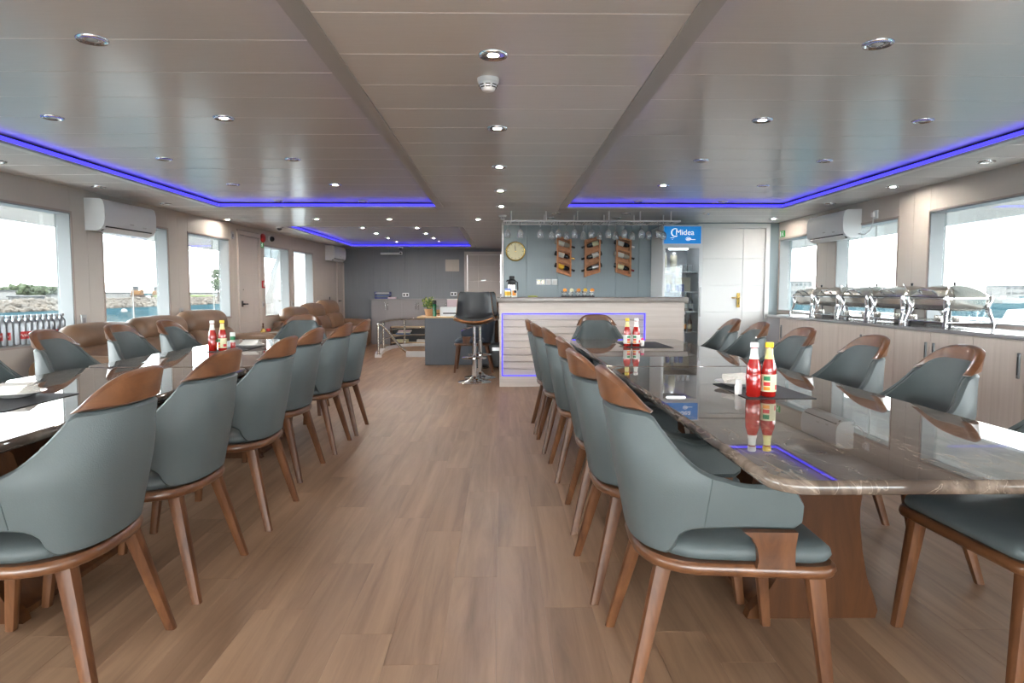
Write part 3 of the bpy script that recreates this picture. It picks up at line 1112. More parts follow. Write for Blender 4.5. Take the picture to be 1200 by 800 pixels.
RT_X0, RT_X1 = 0.63, 1.62                    # right tables
LT_X0, LT_X1 = -2.45, -1.45                  # left tables
NEARFAR = ['nearest the viewer', 'second from the viewer', 'third from the viewer', 'fourth from the viewer', 'fifth from the viewer', 'farthest from the viewer']
first = make_chair('dining_chair', 'grey leather armchair on the aisle side of the right table, ' + NEARFAR[0], 'leather', 'aisle chairs of the right table')
ry = [2.10, 2.77, 3.50, 4.42, 5.20, 5.88]
rx = [.66, .63, .645, .625, .585, .565]
first.location = (rx[0], ry[0], 0)
first.rotation_euler = (0, 0, R(-2))
jit = [0, R(1.5), R(-2), R(1), R(2), R(0)]
for i in range(1, 6):
    dup(first, (rx[i], ry[i], 0), jit[i], 'grey leather armchair on the aisle side of the right table, ' + NEARFAR[i])
for i, y in enumerate([2.09, 2.93, 3.62, 4.43, 5.25, 5.93]):
    lab = 'grey leather armchair on the buffet side of the right table, ' + NEARFAR[i]
    if i == 0: lab = 'grey leather armchair cut by the right picture edge, only seat and legs in view'
    dup(first, ([1.69, 1.67, 1.67, 1.66, 1.68, 1.70][i], y, 0), PI + R([3, -2, 1, 2, -1, -3][i]), lab, 'buffet side chairs of the right table')
dup(first, (0.97, 6.72, 0), -PI / 2, 'grey leather armchair at the head of the right table facing the viewer', 'end chairs')
for i, y in enumerate([2.10, 2.79, 3.58, 4.455, 5.18, 5.83]):
    dup(first, ([-1.445, -1.45, -1.45, -1.535, -1.505, -1.49][i], y, 0), PI + R([2, 0, 1, -2, 0, 1][i]),
        'grey leather armchair on the aisle side of the left table, ' + NEARFAR[i], 'aisle chairs of the left table')
wn = ['nearest', 'second nearest', 'third nearest, cut by picture edge', 'below the silver bottles', 'in front of the first sofa arm', 'in front of the middle of the sofa']
for i, y in enumerate([2.10, 2.80, 3.48, 4.24, 4.98, 5.72]):
    if i == 0: continue
    dup(first, ([-2.46, -2.46, -2.46, -2.48, -2.47, -2.47][i], y, 0), R([0, 0, 1, 2, -2, 0][i]), 'grey armchair on window side of left table, ' + wn[i], 'window side chairs of the left table')
dup(first, (-2.03, 6.78, 0), -PI / 2 + R(4), 'grey leather armchair at the head of the left table near the sofas', 'end chairs')
navy = make_chair('office_chair', 'dark blue chair with brown legs tucked at the grey desk behind the stools', 'leather_navy', None)
navy.location = (-0.42, 10.02, 0)
navy.rotation_euler = (0, 0, PI)

# ================================================================== TABLES


def rrect(x0, x1, y0, y1, r, z, n=6):
    pts = []
    for (cx, cy, a0) in ((x1 - r, y0 + r, -PI / 2), (x1 - r, y1 - r, 0), (x0 + r, y1 - r, PI / 2), (x0 + r, y0 + r, PI)):
        for i in range(n + 1):
            a = a0 + PI / 2 * i / n
            pts.append((cx + r * math.cos(a), cy + r * math.sin(a), z))
    return pts


def rslab(x0, x1, y0, y1, z0, z1, r, c=.012, n=6):
    k = lambda i, z: rrect(x0 + i, x1 - i, y0 + i, y1 - i, max(r - i, .001), z, n)
    return MB().rings([k(c, z0), k(c * .3, z0 + c * .3), k(0, z0 + c), k(0, z1 - c), k(c * .3, z1 - c * .3), k(c, z1)])


def pedestal_profile(mirror):
    """hourglass board: one edge sweeps out strongly towards the foot"""
    L = [(-.235, 0), (-.225, .03), (-.17, .085), (-.125, .16), (-.098, .25), (-.09, .36), (-.09, .50), (-.095, .62), (-.10, .72)]
    Rr = [(.235, 0), (.243, .03), (.228, .08), (.20, .15), (.180, .25), (.166, .36), (.166, .45), (.18, .56), (.198, .66), (.205, .72)]
    pts = Rr + list(reversed(L))
    if mirror: pts = [(-p[0], p[1]) for p in reversed(pts)]
    return pts


def make_table(loc, label, w, l, mirror):
    t = thing('dining_table', label, 'table', loc, group='marble dining tables')
    obj('table_top', rslab(-w / 2, w / 2, 0, l, .715, .75, .09, .013), 'marble', t, smooth=60)
    obj('under_frame', MB().box(-w / 2 + .16, w / 2 - .16, .35, l - .35, .695, .715), 'walnut', t)
    base = obj('pedestal', MB().prism([(.91, .0), (1.595, .0), (1.595, .10), (1.5, .14), (1.36, .25), (1.30, .40), (1.36, .56), (1.5, .66), (1.595, .695), (.91, .695), (.98, .66), (1.10, .56), (1.16, .40), (1.10, .25), (.98, .14), (.91, .10)], 'x', -.06 if not mirror else -.10, .10 if not mirror else .06), 'walnut', t)
    for y0 in (.86, 1.60):
        obj('pedestal_board', MB().prism(pedestal_profile(mirror), 'y', y0, y0 + .045), 'pedestal_wood', t, smooth=25)
    # curved cradle joining the two boards near the floor
    out = []
    s = 1 if mirror else -1
    n = 12
    arc = [(0.10 + .10 * (1 - math.cos(PI / 2 * i / n)), .26 * (1 - math.sin(PI / 2 * i / n))) for i in range(n + 1)]
    up = [(x, z + .022) for x, z in arc]
    outl = [(s * p[0], p[1]) for p in arc + list(reversed(up))]
    if s < 0: outl.reverse()
    obj('cradle', MB().prism(outl, 'y', .905, 1.60), 'walnut', t, smooth=40)
    return t


xm = (RT_X0 + RT_X1) / 2
make_table((xm, 1.53, 0), 'polished brown marble table on the right, nearer half of the row', .99, 2.425, False)
make_table((xm, 3.975, 0), 'polished brown marble table on the right, farther half of the row', .99, 2.37, False)
xm = (LT_X0 + LT_X1) / 2
make_table((xm, 1.53, 0), 'polished brown marble table on the left, nearer half of the row', 1.0, 2.425, True)
make_table((xm, 3.975, 0), 'polished brown marble table on the left, farther half of the row', 1.0, 2.37, True)
TZ = .75

# ================================================================== BAR
BX0, BX1, BY0, BY1 = -0.03, 2.28, 8.50, 9.05
bar = thing('bar_counter', 'bar counter with pale boarded front framed in blue light', 'bar counter', (0, 0, 0))
obj('header', MB().box(BX0, BX1, BY0, BY0 + .03, .92, 1.055), 'bar_wood', bar)
obj('plinth', MB().box(BX0, BX1, BY0, BY0 + .03, 0, .13), 'bar_wood', bar)
obj('stile', MB().box(BX0, 0.0, BY0, BY0 + .03, .13, .92), 'bar_wood', bar)
obj('front_panel', MB().box(1.80, BX1, BY0, BY0 + .03, .13, .92), 'bar_wood', bar)
obj('carcass', MB().box(BX0, BX1, BY0 + .075, BY1, 0, 1.055), 'bar_wood', bar)
nb = 9
for i in range(nb):
    z0 = .13 + (.92 - .13) / nb * i; z1 = .13 + (.92 - .13) / nb * (i + 1)
    m_ = MB().chamfer(0, 1.80, z0 + .0025, z1 - .0025, 0, .018, .008)
    m_.v = [(p[0], BY0 + .075 - p[2], p[1]) for p in m_.v]
    m_.f = [tuple(reversed(q)) for q in m_.f]
    obj('board', m_, 'bar_wood', bar, smooth=0)
ly0, ly1 = BY0 + .030, BY0 + .040
obj('light_strip', MB().box(0.0, 1.80, ly0, ly1, .908, .920), 'led_blue', bar)
obj('light_strip', MB().box(0.0, 1.80, ly0, ly1, .130, .140), 'led_blue', bar)
obj('light_strip', MB().box(0.0, 0.012, ly0, ly1, .14, .908), 'led_blue', bar)
obj('light_strip', MB().box(1.788, 1.80, ly0, ly1, .14, .908), 'led_blue', bar)
obj('counter_top', rslab(BX0 - .03, BX1 + .045, BY0 - .035, BY1 + .03, 1.055, 1.12, .01, .006, 2), 'stone_top', bar)
BT = 1.12

# clock
c = thing('wall_clock', 'round gold rimmed clock on the wall left of the wine racks', 'clock', (0.20, Y_BARWALL, 1.773))
my = Matrix.Rotation(PI / 2, 3, 'X')
obj('rim', MB().lathe([(.125, 0), (.143, .004), (.145, .02), (.138, .034), (.124, .030), (.122, .02)], n=40, mtx=my), 'gold', c)
fc = obj('face', MB().lathe([(.123, 0), (.123, .021)], n=40, mtx=my), 'clock_face', c)
for i in range(12):
    a = 2 * PI * i / 12
    r0, r1 = .098, .115
    m_ = MB().rod((r0 * math.sin(a), -.0225, r0 * math.cos(a)), (r1 * math.sin(a), -.0225, r1 * math.cos(a)), .0028, n=6)
    obj('hour_mark', m_, 'black_plastic', fc)
obj('hour_hand', MB().box(-.004, .004, -.026, -.024, -.01, .060), 'black_plastic', c, rot=(0, R(-3), 0))
obj('minute_hand', MB().box(-.003, .003, -.029, -.027, -.015, .092), 'black_plastic', c, rot=(0, R(-6), 0))
obj('hub', MB().rod((0, -.031, 0), (0, -.022, 0), .007), 'gold', c)

# triple wall plate
t = thing('socket_plate', 'row of white wall sockets above the bar counter', 'socket', (0.66, Y_BARWALL, 1.33))
for i, (a, b) in enumerate(((-.155, -.025), (-.018, .06), (.066, .155))):
    pl = obj('plate', MB().rbox(((a + b) / 2, -.006, 0), (b - a, .012, .085), .005, 2), 'white_plastic', t)
    if i == 0:
        for dx in (-.03, .03):
            obj('slot', MB().box((a + b) / 2 + dx - .012, (a + b) / 2 + dx + .012, -.0135, -.012, -.02, .02), 'gold', pl)
    else:
        obj('rocker', MB().rbox(((a + b) / 2, -.013, 0), (.045, .006, .05), .002, 2), 'white_paint', pl)

# wine racks with bottles


def bottle_profile(r, L, neck, nl):
    return [(r * .9, 0), (r, .006), (r, L - nl - .05), (r * .85, L - nl - .025), (neck * 1.3, L - nl), (neck, L - nl + .012), (neck, L - .012), (neck * 1.15, L - .010), (neck * 1.15, L)]


def wine_rack(x0, x1, zl, zr, which, bl):
    """two upright boards joined by sloping shelves; zl, zr = bottom of the left and right board"""
    H_ = .54
    t = thing('wine_rack', '%s of three wooden wine racks on the grey blue wall' % which, 'wine rack', (x0, Y_BARWALL, 0), group='wine racks on the bar wall')
    w = x1 - x0; dep = .115
    obj('side_board', MB().box(0, .022, -dep, 0, zl, zl + H_), 'rack_wood', t)
    obj('side_board', MB().box(w - .022, w, -dep, 0, zr, zr + H_), 'rack_wood', t)
    sl = (zr - zl) / w
    def par(za, zb, ya, yb):
        a, b = .022, w - .022
        return MB().add([(a, ya, zl + za + sl * a), (b, ya, zl + za + sl * b), (b, yb, zl + za + sl * b), (a, yb, zl + za + sl * a),
                         (a, ya, zl + zb + sl * a), (b, ya, zl + zb + sl * b), (b, yb, zl + zb + sl * b), (a, yb, zl + zb + sl * a)],
                        [(3, 2, 1, 0), (4, 5, 6, 7), (0, 1, 5, 4), (1, 2, 6, 5), (2, 3, 7, 6), (3, 0, 4, 7)])
    for za in (0.0, .165, .33, .50):
        obj('shelf', par(za, za + .03, -dep + .01, 0), 'rack_wood', t)
    obj('back_board', par(0.03, .50, -.016, -.006), 'rack_wood', t)
    ang = math.atan2(zr - zl, w)
    for i, (bm_, lm_, cm_, rev, lab) in enumerate(bl):
        zc = [.44, .275, .105][i]
        r = .034
        L = .305
        mid = Vector((w / 2, -.062, zl + zc + sl * w / 2 - .004))
        d_ = Vector((math.cos(ang), 0, math.sin(ang)))
        if rev: d_ = -d_
        st = mid - d_ * (L * .46)
        q = Vector((0, 0, 1)).rotation_difference(d_).to_matrix()
        b_ = thing('wine_bottle', lab, 'bottle', Vector((x0, Y_BARWALL, 0)) + st, 0, 'bottles in the wine racks')
        obj('glass', MB().lathe(bottle_profile(r, L, .0125, .075), n=16, mtx=q), bm_, b_)
        obj('label', MB().lathe([(r + .0006, .05), (r + .0012, .052), (r + .0012, .14), (r + .0006, .142)], n=16, mtx=q), lm_, b_)
        obj('capsule', MB().lathe([(.0135, L - .06), (.0150, L - .055), (.0150, L + .001), (.0, L + .002)], n=12, mtx=q), cm_, b_)


wine_rack(.797, 1.005, 1.469, 1.405, 'leftmost', [('spirit_clear', 'label_white', 'black_plastic', False, 'pale bottle with white label, top of the left wine rack'),
          ('wine_dark', 'label_white', 'gold', False, 'dark bottle with gold cap, middle of the left wine rack'), ('wine_dark', 'yellow', 'wine_dark', False, 'dark bottle with orange label, bottom of the left wine rack')])
wine_rack(1.20, 1.425, 1.40, 1.469, 'middle', [('wine_dark', 'label_cream', 'wine_dark', True, 'dark bottle with cream label, top of the middle wine rack'),
          ('wine_dark', 'label_white', 'wine_dark', True, 'dark bottle with round white label, middle of the middle wine rack'), ('wine_dark', 'brushed', 'wine_dark', True, 'dark bottle with grey label, bottom of the middle wine rack')])
wine_rack(1.655, 1.872, 1.469, 1.405, 'rightmost', [('wine_dark', 'label_white', 'cap_white', False, 'dark bottle with white cap, top of the right wine rack'),
          ('spirit_clear', 'label_white', 'wine_dark', False, 'clear bottle with white label, middle of the right wine rack'), ('wine_dark', 'label_cream', 'wine_red', False, 'dark bottle with red capsule, bottom of the right wine rack')])

# hanging glass rail
RZ = 2.07
gr = thing('glass_rack', 'white rail hung from the ceiling over the bar for stemmed glasses', 'glass rack', (0, 0, 0))
obj('front_rail', MB().box(.02, 2.24, 8.585, 8.605, RZ - .012, RZ + .008), 'white_paint', gr)
obj('back_rail', MB().box(.02, 2.24, 8.995, 9.015, RZ - .012, RZ + .008), 'white_paint', gr)
obj('end_rail', MB().box(.02, .04, 8.605, 8.995, RZ - .012, RZ + .008), 'white_paint', gr)
obj('end_rail', MB().box(2.22, 2.24, 8.605, 8.995, RZ - .012, RZ + .008), 'white_paint', gr)
for px in (599, 639.5, 676, 712.5, 749, 785):
    X = (px - 588) / 800 * 8.6
    obj('hanger', MB().rod((X, 8.595, RZ), (X, 8.595, CEIL), .008, n=8), 'white_paint', gr)
    obj('hanger', MB().rod((X, 9.005, RZ), (X, 9.005, CEIL), .008, n=8), 'white_paint', gr)
gpos = [(595, 0), (609.5, 0), (633, 0), (646, 1), (654, 0), (663.5, 1), (673, 0), (683, 1), (692.5, 0), (702, 1), (712, 0), (721, 1), (731, 0), (740, 1), (751, 0), (759, 1), (770.5, 0), (776.5, 1)]
for px, row in gpos:
    Yg = 8.66 if row == 0 else 8.92
    X = (px - 588) / 800 * Yg
    for s in (-1, 1):
        obj('runner', MB().box(X + s * .016 - .003, X + s * .016 + .003, 8.605, 8.995, RZ - .016, RZ - .011), 'white_paint', gr)
gp = [(0, 0), (.034, .0), (.034, .003), (.006, .010), (.0038, .02), (.0038, .085), (.008, .095), (.024, .108), (.036, .13), (.040, .155), (.037, .18), (.031, .203), (.0300, .203), (.0355, .18), (.038, .155), (.034, .131), (.022, .111), (0, .100)]
gme = MB().lathe([(r, -z) for r, z in reversed(gp)], n=18).mesh('glass_body', 50)
gme.materials.append(M['wine_glass'])
for i, (px, row) in enumerate(gpos):
    Yg = 8.66 if row == 0 else 8.92
    X = (px - 588) / 800 * Yg
    o = obj('wine_glass', gme, None, None, (X, Yg, RZ - .004))
    tag(o, 'stemmed glass hanging upside down over the bar, %s from the left' % ORD[i], 'glass', 'glasses hanging over the bar')

# things on the bar counter
t = thing('vacuum_flask', 'steel pump flask with black top on the left of the bar', 'flask', (.13, 8.87, BT))
obj('body', MB().lathe([(.046, 0), (.05, .004), (.05, .15), (.046, .17)], n=20), 'steel', t)
obj('pump_head', MB().lathe([(.050, .165), (.054, .175), (.054, .21), (.04, .225), (.032, .232), (.034, .262), (.03, .270), (0, .272)], n=20), 'black_plastic', t)
obj('spout', MB().tube([(-.03, -.02, .215), (-.06, -.05, .215), (-.066, -.055, .195)], .009, 8), 'black_plastic', t)
obj('handle', MB().tube([(.05, 0, .20), (.075, 0, .19), (.078, 0, .10), (.052, 0, .06)], .009, 8), 'black_plastic', t)
t = thing('jar', 'small white jar with blue lid on the bar counter', 'jar', (.075, 8.72, BT))
obj('body', MB().lathe([(.03, 0), (.036, .004), (.036, .085), (.032, .09)], n=18), 'label_white', t)
obj('lid', MB().lathe([(.038, .088), (.038, .108), (.034, .112)], n=18), 'can_blue', t)
obj('label', MB().lathe([(.0365, .02), (.0368, .022), (.0368, .07), (.0365, .072)], n=18), 'yellow', t)
t = thing('carton', 'small white carton with orange print beside the blue lidded jar', 'box', (.160, 8.72, BT))
obj('box', MB().rbox((0, 0, .048), (.07, .05, .096), .003, 2), 'label_white', t)
obj('print', MB().box(-.025, .02, -.0262, -.025, .02, .08), 'orange', t)
obj('print', MB().box(-.005, .028, -.0266, -.0262, .055, .085), 'far_grey', t)
tag(obj('cloth', MB().rbox((0, 0, .008), (.12, .09, .016), .007, 3, bulge=(.004, .004, .003)), 'leaf_light', None, (.40, 8.84, BT)), 'folded bright green cloth lying on the bar', 'cloth')
t = thing('tray', 'black tray holding garnished drinks on the bar counter', 'tray', (.975, 8.80, BT))
obj('base', rslab(-.21, .21, -.10, .10, 0, .008, .02, .002, 3), 'black_plastic', t)
obj('rim', MB().tube([p for p in rrect(-.208, .208, -.098, .098, .02, .012, 4)], .005, 6, closed=True), 'black_plastic', t)
cup = MB().lathe([(0, 0), (.022, 0), (.024, .004), (.031, .07), (.029, .07), (.0225, .008), (0, .006)], n=14).mesh('cup_glass', 50)
cup.materials.append(M['wine_glass'])
drink = MB().lathe([(0, .009), (.0225, .009), (.0265, .045), (0, .046)], n=14).mesh('drink', 50)
drink.materials.append(M['napkin'])
slc = MB().lathe([(.0, -.003), (.026, -.003), (.027, 0), (.026, .003), (0, .003)], n=16, mtx=Matrix.Rotation(R(80), 3, 'X')).mesh('orange_slice', 50)
for i in range(5):
    x = .80 + .088 * i
    o = thing('drink_glass', 'small garnished drink on the black tray, %s from the left' % ORD[i], 'glass', (x, 8.78 + .02 * (i % 2), BT + .008), 0, 'drinks on the black tray')
    obj('cup', cup, None, o); obj('drink', drink, None, o)
    s2 = slc.copy(); s2.materials.append(M[['orange', 'label_cream', 'orange', 'yellow', 'orange'][i]])
    obj('fruit_slice', s2, None, o, (.012, 0, .078))

# ================================================================== FRIDGE
FX0, FX1, FY0, FY1 = 2.175, 2.715, 9.28, 9.97
fr = thing('display_fridge', 'tall white display fridge with blue lit brand sign beside the bar', 'fridge', (0, 0, 0))
obj('side', MB().box(FX0, FX0 + .03, FY0, FY1, .06, 2.085), 'white_plastic', fr)
obj('side', MB().box(FX1 - .03, FX1, FY0, FY1, .06, 2.085), 'white_plastic', fr)
obj('back', MB().box(FX0 + .03, FX1 - .03, FY1 - .05, FY1, .06, 2.085), 'fridge_inner', fr)
obj('top', MB().box(FX0 + .03, FX1 - .03, FY0, FY1 - .05, 1.80, 2.085), 'white_plastic', fr)
obj('floor_panel', MB().box(FX0 + .03, FX1 - .03, FY0 + .03, FY1 - .05, .06, .30), 'white_plastic', fr)
for s in (FX0 + .05, FX1 - .05):
    for y in (FY0 + .06, FY1 - .06):
        obj('foot', MB().rod((s, y, 0), (s, y, .06), .02), 'black_plastic', fr)
sg = obj('sign', MB().box(FX0 + .02, FX1 - .02, FY0 - .012, FY0, 1.838, 2.068), 'sign_blue', fr)
tm = text_mesh('Midea', .105, .001)
tm.materials.append(M['sign_white'])
o = obj('lettering', tm, None, sg, (2.475, FY0 - .014, 1.985), (PI / 2, 0, 0))
o['label'] = 'white brand lettering'
arc = [(2.345 + .052 * math.cos(a), FY0 - .014, 1.985 + .052 * math.sin(a)) for a in [R(60 + i * 15) for i in range(17)]]
o = obj('emblem', MB().tube(arc, [.004 + .004 * math.sin(PI * i / 16) for i in range(17)], 6), 'sign_white', sg); o['label'] = 'white ring emblem'
o = obj('small_mark', MB().tube([(2.52 + .03 * math.cos(a), FY0 - .014, 1.90 + .022 * math.sin(a)) for a in [2 * PI * i / 14 for i in range(14)]], .003, 5, closed=True).box(2.50, 2.62, FY0 - .0145, FY0 - .0125, 1.889, 1.897).box(2.505, 2.56, FY0 - .0145, FY0 - .0125, 1.902, 1.910), 'sign_white', sg)
o = obj('small_mark', MB().box(2.28, 2.33, FY0 - .0145, FY0 - .0125, 1.912, 1.918).box(2.30, 2.315, FY0 - .0145, FY0 - .0125, 1.892, 1.896), 'sign_white', sg)
dr = obj('door', MB().box(FX0 + .002, FX0 + .03, FY0 - .04, FY0, .30, 1.82).box(FX1 - .045, FX1 - .002, FY0 - .04, FY0, .30, 1.82).box(FX0 + .03, FX1 - .045, FY0 - .04, FY0, 1.775, 1.82).box(FX0 + .03, FX1 - .045, FY0 - .04, FY0, .30, .36), 'white_plastic', fr)
obj('pane', MB().box(FX0 + .03, FX1 - .045, FY0 - .022, FY0 - .016, .36, 1.775), 'fridge_glass', dr)
obj('handle', MB().box(FX1 - .034, FX1 - .016, FY0 - .062, FY0 - .04, .85, 1.25), 'brushed', dr)
obj('lamp', MB().rbox((2.41, FY0 + .06, 1.77), (.26, .04, .025), .01, 2), 'fridge_lamp', fr)
SHZ = [1.46, 1.19, .92, .64]
for z in SHZ:
    obj('shelf', MB().box(FX0 + .035, FX1 - .035, FY0 + .03, FY1 - .07, z - .008, z), 'brushed', fr)


def simple_jar(loc, r, h, body, lid, label, cat, name, group):
    t = thing(name, label, cat, loc, 0, group)
    obj('body', MB().lathe([(r * .9, 0), (r, .006), (r, h * .82), (r * .85, h * .88)], n=16), body, t)
    obj('lid', MB().lathe([(r * .9, h * .87), (r * .92, h * .98), (r * .85, h)], n=16), lid, t)
    return t


simple_jar((2.245, 9.50, 1.46), .047, .27, 'jar_cream', 'brushed', 'tall cream coloured jar at the left of the top fridge shelf', 'jar', 'jar', 'jars in the fridge')
simple_jar((2.385, 9.50, 1.46), .047, .27, 'jar_cream', 'brushed', 'tall cream coloured jar near the middle of the top fridge shelf', 'jar', 'jar', 'jars in the fridge')
for i in range(3):
    x = 2.47 + .068 * i
    tag(obj('drinking_glass', MB().lathe([(0, 0), (.026, 0), (.030, .10), (.028, .10), (.024, .006), (0, .006)], n=14), 'wine_glass', None, (x, 9.47, 1.46)),
        'clear tumbler on the top fridge shelf, %s from the left' % ORD[i], 'glass', 'tumblers in the fridge')
for i in range(5):
    t = simple_jar((2.235 + .062 * i, 9.40, 1.19), .028, .115, ['label_white', 'can_blue', 'label_white', 'can_blue', 'can_blue'][i], 'brushed', '%s drink can on the second fridge shelf, %s from the left' % (['white', 'blue', 'white', 'blue', 'blue'][i], ORD[i]), 'can', 'drink_can', 'cans in the fridge')
tag(obj('carton', MB().rbox((0, 0, .12), (.20, .10, .24), .006, 2), 'jar_cream', None, (2.30, 9.66, 1.19)), 'cream carton behind the cans in the fridge', 'box')
tag(obj('carton', MB().rbox((0, 0, .10), (.18, .16, .20), .006, 2), 'jar_cream', None, (2.55, 9.62, 1.19)), 'pale carton at the right of the second fridge shelf', 'box')
tag(obj('carton', MB().rbox((0, 0, .07), (.22, .18, .14), .006, 2), 'label_white', None, (2.31, 9.62, .92)), 'low white carton on the third fridge shelf', 'box')
for i in range(3):
    b_ = thing('drink_bottle', ['red capped dark bottle', 'clear bottle with white cap', 'dark bottle with white label'][i] + ' low in the fridge right of the bar', 'bottle', (2.47 + .07 * i, 9.40, .92), 0, 'bottles in the fridge')
    obj('glass', MB().lathe(bottle_profile(.030, .235, .012, .06), n=14), ['wine_red', 'spirit_clear', 'wine_dark'][i], b_)
    obj('label', MB().lathe([(.0306, .04), (.0310, .042), (.0310, .10), (.0306, .102)], n=14), 'label_white', b_)
for i in range(3):
    b_ = thing('drink_bottle', ['amber bottle', 'dark bottle with orange label', 'brown bottle with cream label'][i] + ' on the lowest fridge shelf', 'bottle', (2.45 + .075 * i, 9.40, .64), 0, 'bottles in the fridge')
    obj('glass', MB().lathe(bottle_profile(.030, .235, .012, .06), n=14), ['stool_wood', 'wine_dark', 'walnut'][i], b_)
    obj('label', MB().lathe([(.0306, .04), (.0310, .042), (.0310, .10), (.0306, .102)], n=14), ['label_cream', 'orange', 'label_cream'][i], b_)

# ================================================================== BUFFET ON THE RIGHT
CX0 = 3.40
CZ = .87
units = [(6.84, 8.30, 1), (5.85, 6.84, 2), (4.86, 5.85, 2), (3.87, 4.86, 2), (2.88, 3.87, 2), (1.89, 2.88, 2), (0.90, 1.89, 2)]
unames = ['at the far end with one wide door', 'under the middle chafing dishes', 'under the nearest chafing dish', 'third nearer than the dishes', 'beside the second chair, partly hidden', 'beside the nearest chair, out of view', 'nearest the viewer, out of view']
for (a, b, nd), un in zip(units, unames):
    t = thing('cabinet', 'pale wood grain sideboard unit ' + un, 'cabinet', (CX0, a, 0), 0, 'sideboard units along the right wall')
    obj('body', MB().box(.02, X_R - CX0 - .012, .001, b - a - .001, .08, CZ - .002), 'cabinet_wood', t)
    obj('toe_kick', MB().box(.06, X_R - CX0 - .012, .001, b - a - .001, 0, .08), 'desk_grey', t)
    w = (b - a) / nd
    for k in range(nd):
        dr = obj('door', MB().box(0, .019, k * w + .0025, (k + 1) * w - .0025, .085, CZ - .008), 'cabinet_wood', t)
        yh = (w - .05) if (k == 0) else (w + .05)
        if nd == 1: yh = w - .06
        obj('handle', MB().rbox((-.004, yh, .70), (.012, .026, .17), .005, 2).box(-.0112, -.010, yh - .007, yh + .007, .635, .765), 'gunmetal', dr)
        obj('handle_recess', MB().box(-.0125, -.0112, yh - .005, yh + .005, .64, .76), 'dark_slot', dr)
t = thing('cabinet', 'narrow grey end panel unit of the sideboard next to the white door', 'cabinet', (CX0, 8.30, 0), 0, 'sideboard units along the right wall')
obj('body', MB().box(0, X_R - CX0 - .012, .001, .40, 0, CZ - .002), 'cab_grey', t)
obj('edge', MB().box(-.004, 0, .001, .40, .08, CZ - .008), 'cab_grey', t)
tag(obj('worktop', rslab(CX0 - .025, X_R - .012, .85, 8.72, CZ, .90, .01, .005, 2), 'worktop'), 'long glossy grey worktop running along the right windows', 'worktop')


def make_chafer(label):
    t = thing('chafing_dish', label, 'chafing dish', group='chafing dishes on the buffet')
    hx, hy = .185, .275

    def k(i, z, r=.06): return rrect(-hx + i, hx - i, -hy + i, hy - i, max(r - i * .3, .004), z, 5)
    obj('water_pan', MB().rings([k(.050, .128), k(.034, .132), k(.018, .152), k(.010, .185), k(.006, .224)]), 'steel', t, smooth=50)
    obj('frame', MB().rings([k(.008, .222), k(-.005, .225), k(-.005, .238), k(.008, .241)]), 'chrome', t, smooth=50)
    lid = obj('lid', MB().rings([k(.004, .242), k(-.002, .246), k(.002, .257), k(.012, .267), k(.045, .295), k(.085, .318), k(.12, .332), k(.15, .339), k(.17, .341)]), 'steel', t, smooth=50)
    # bar handle of the lid, towards the room, and its posts
    obj('lid_handle', MB().tube([(-.165, -.10, .268), (-.205, -.095, .296), (-.215, -.05, .306), (-.215, .05, .306), (-.205, .095, .296), (-.165, .10, .268)], .0085, 8), 'chrome', lid)
    obj('knob', MB().lathe([(.010, .337), (.008, .350), (.013, .358), (.010, .368), (0, .370)], c=(.05, 0, 0), n=12), 'black_plastic', lid)
    obj('hinge', MB().tube([(-.13, -.24, .280), (-.10, -.14, .338), (-.06, -.05, .357), (0, .02, .344)], .006, 7), 'chrome', lid)
    for sx in (-1, 1):
        for sy in (-1, 1):
            m_ = MB(); rings = []
            for z, o, wd in ((0, .026, .024), (.02, .022, .019), (.07, .008, .020), (.12, -.010, .030), (.165, -.014, .038), (.21, -.004, .032), (.252, 0.0, .018)):
                cx, cy = sx * (hx + o), sy * (hy - .02 + o)
                rings.append([(cx + math.cos(a) * wd * .55, cy + math.sin(a) * wd * .9, z) for a in [2 * PI * i / 10 for i in range(10)]])
            m_.rings(rings)
            obj('leg', m_, 'chrome', t, smooth=60)
    obj('lower_shelf', MB().box(-hx + .03, hx - .03, -hy + .02, hy - .02, .030, .036), 'chrome', t)
    for sx in (-1, 1):
        obj('stretcher', MB().rod((sx * (hx + .002), -hy + .01, .033), (sx * (hx + .002), hy - .01, .033), .006), 'chrome', t)
        obj('cross_stretcher', MB().rod((-hx - .002, sx * (hy - .015), .033), (hx + .002, sx * (hy - .015), .033), .006), 'chrome', t)
    for sy in (-.12, .12):
        obj('burner', MB().lathe([(.032, .036), (.034, .04), (.034, .075), (.028, .080), (.018, .080)], c=(0, sy, 0), n=16), 'steel', t)
    register(t)
    return t


chn = ['nearest the viewer', 'second from the viewer', 'in the middle of the row of five', 'fourth from the viewer', 'farthest, beside the narrow window']
cf = None
for i, y in enumerate((5.81, 6.42, 7.03, 7.63, 8.25)):
    lab = 'steel chafing dish on the buffet, ' + chn[i]
    if cf is None:
        cf = make_chafer(lab); cf.location = (3.83, y, .90)
    else:
        dup(cf, (3.83, y, .90), 0, lab)

# ================================================================== AIR CONDITIONERS


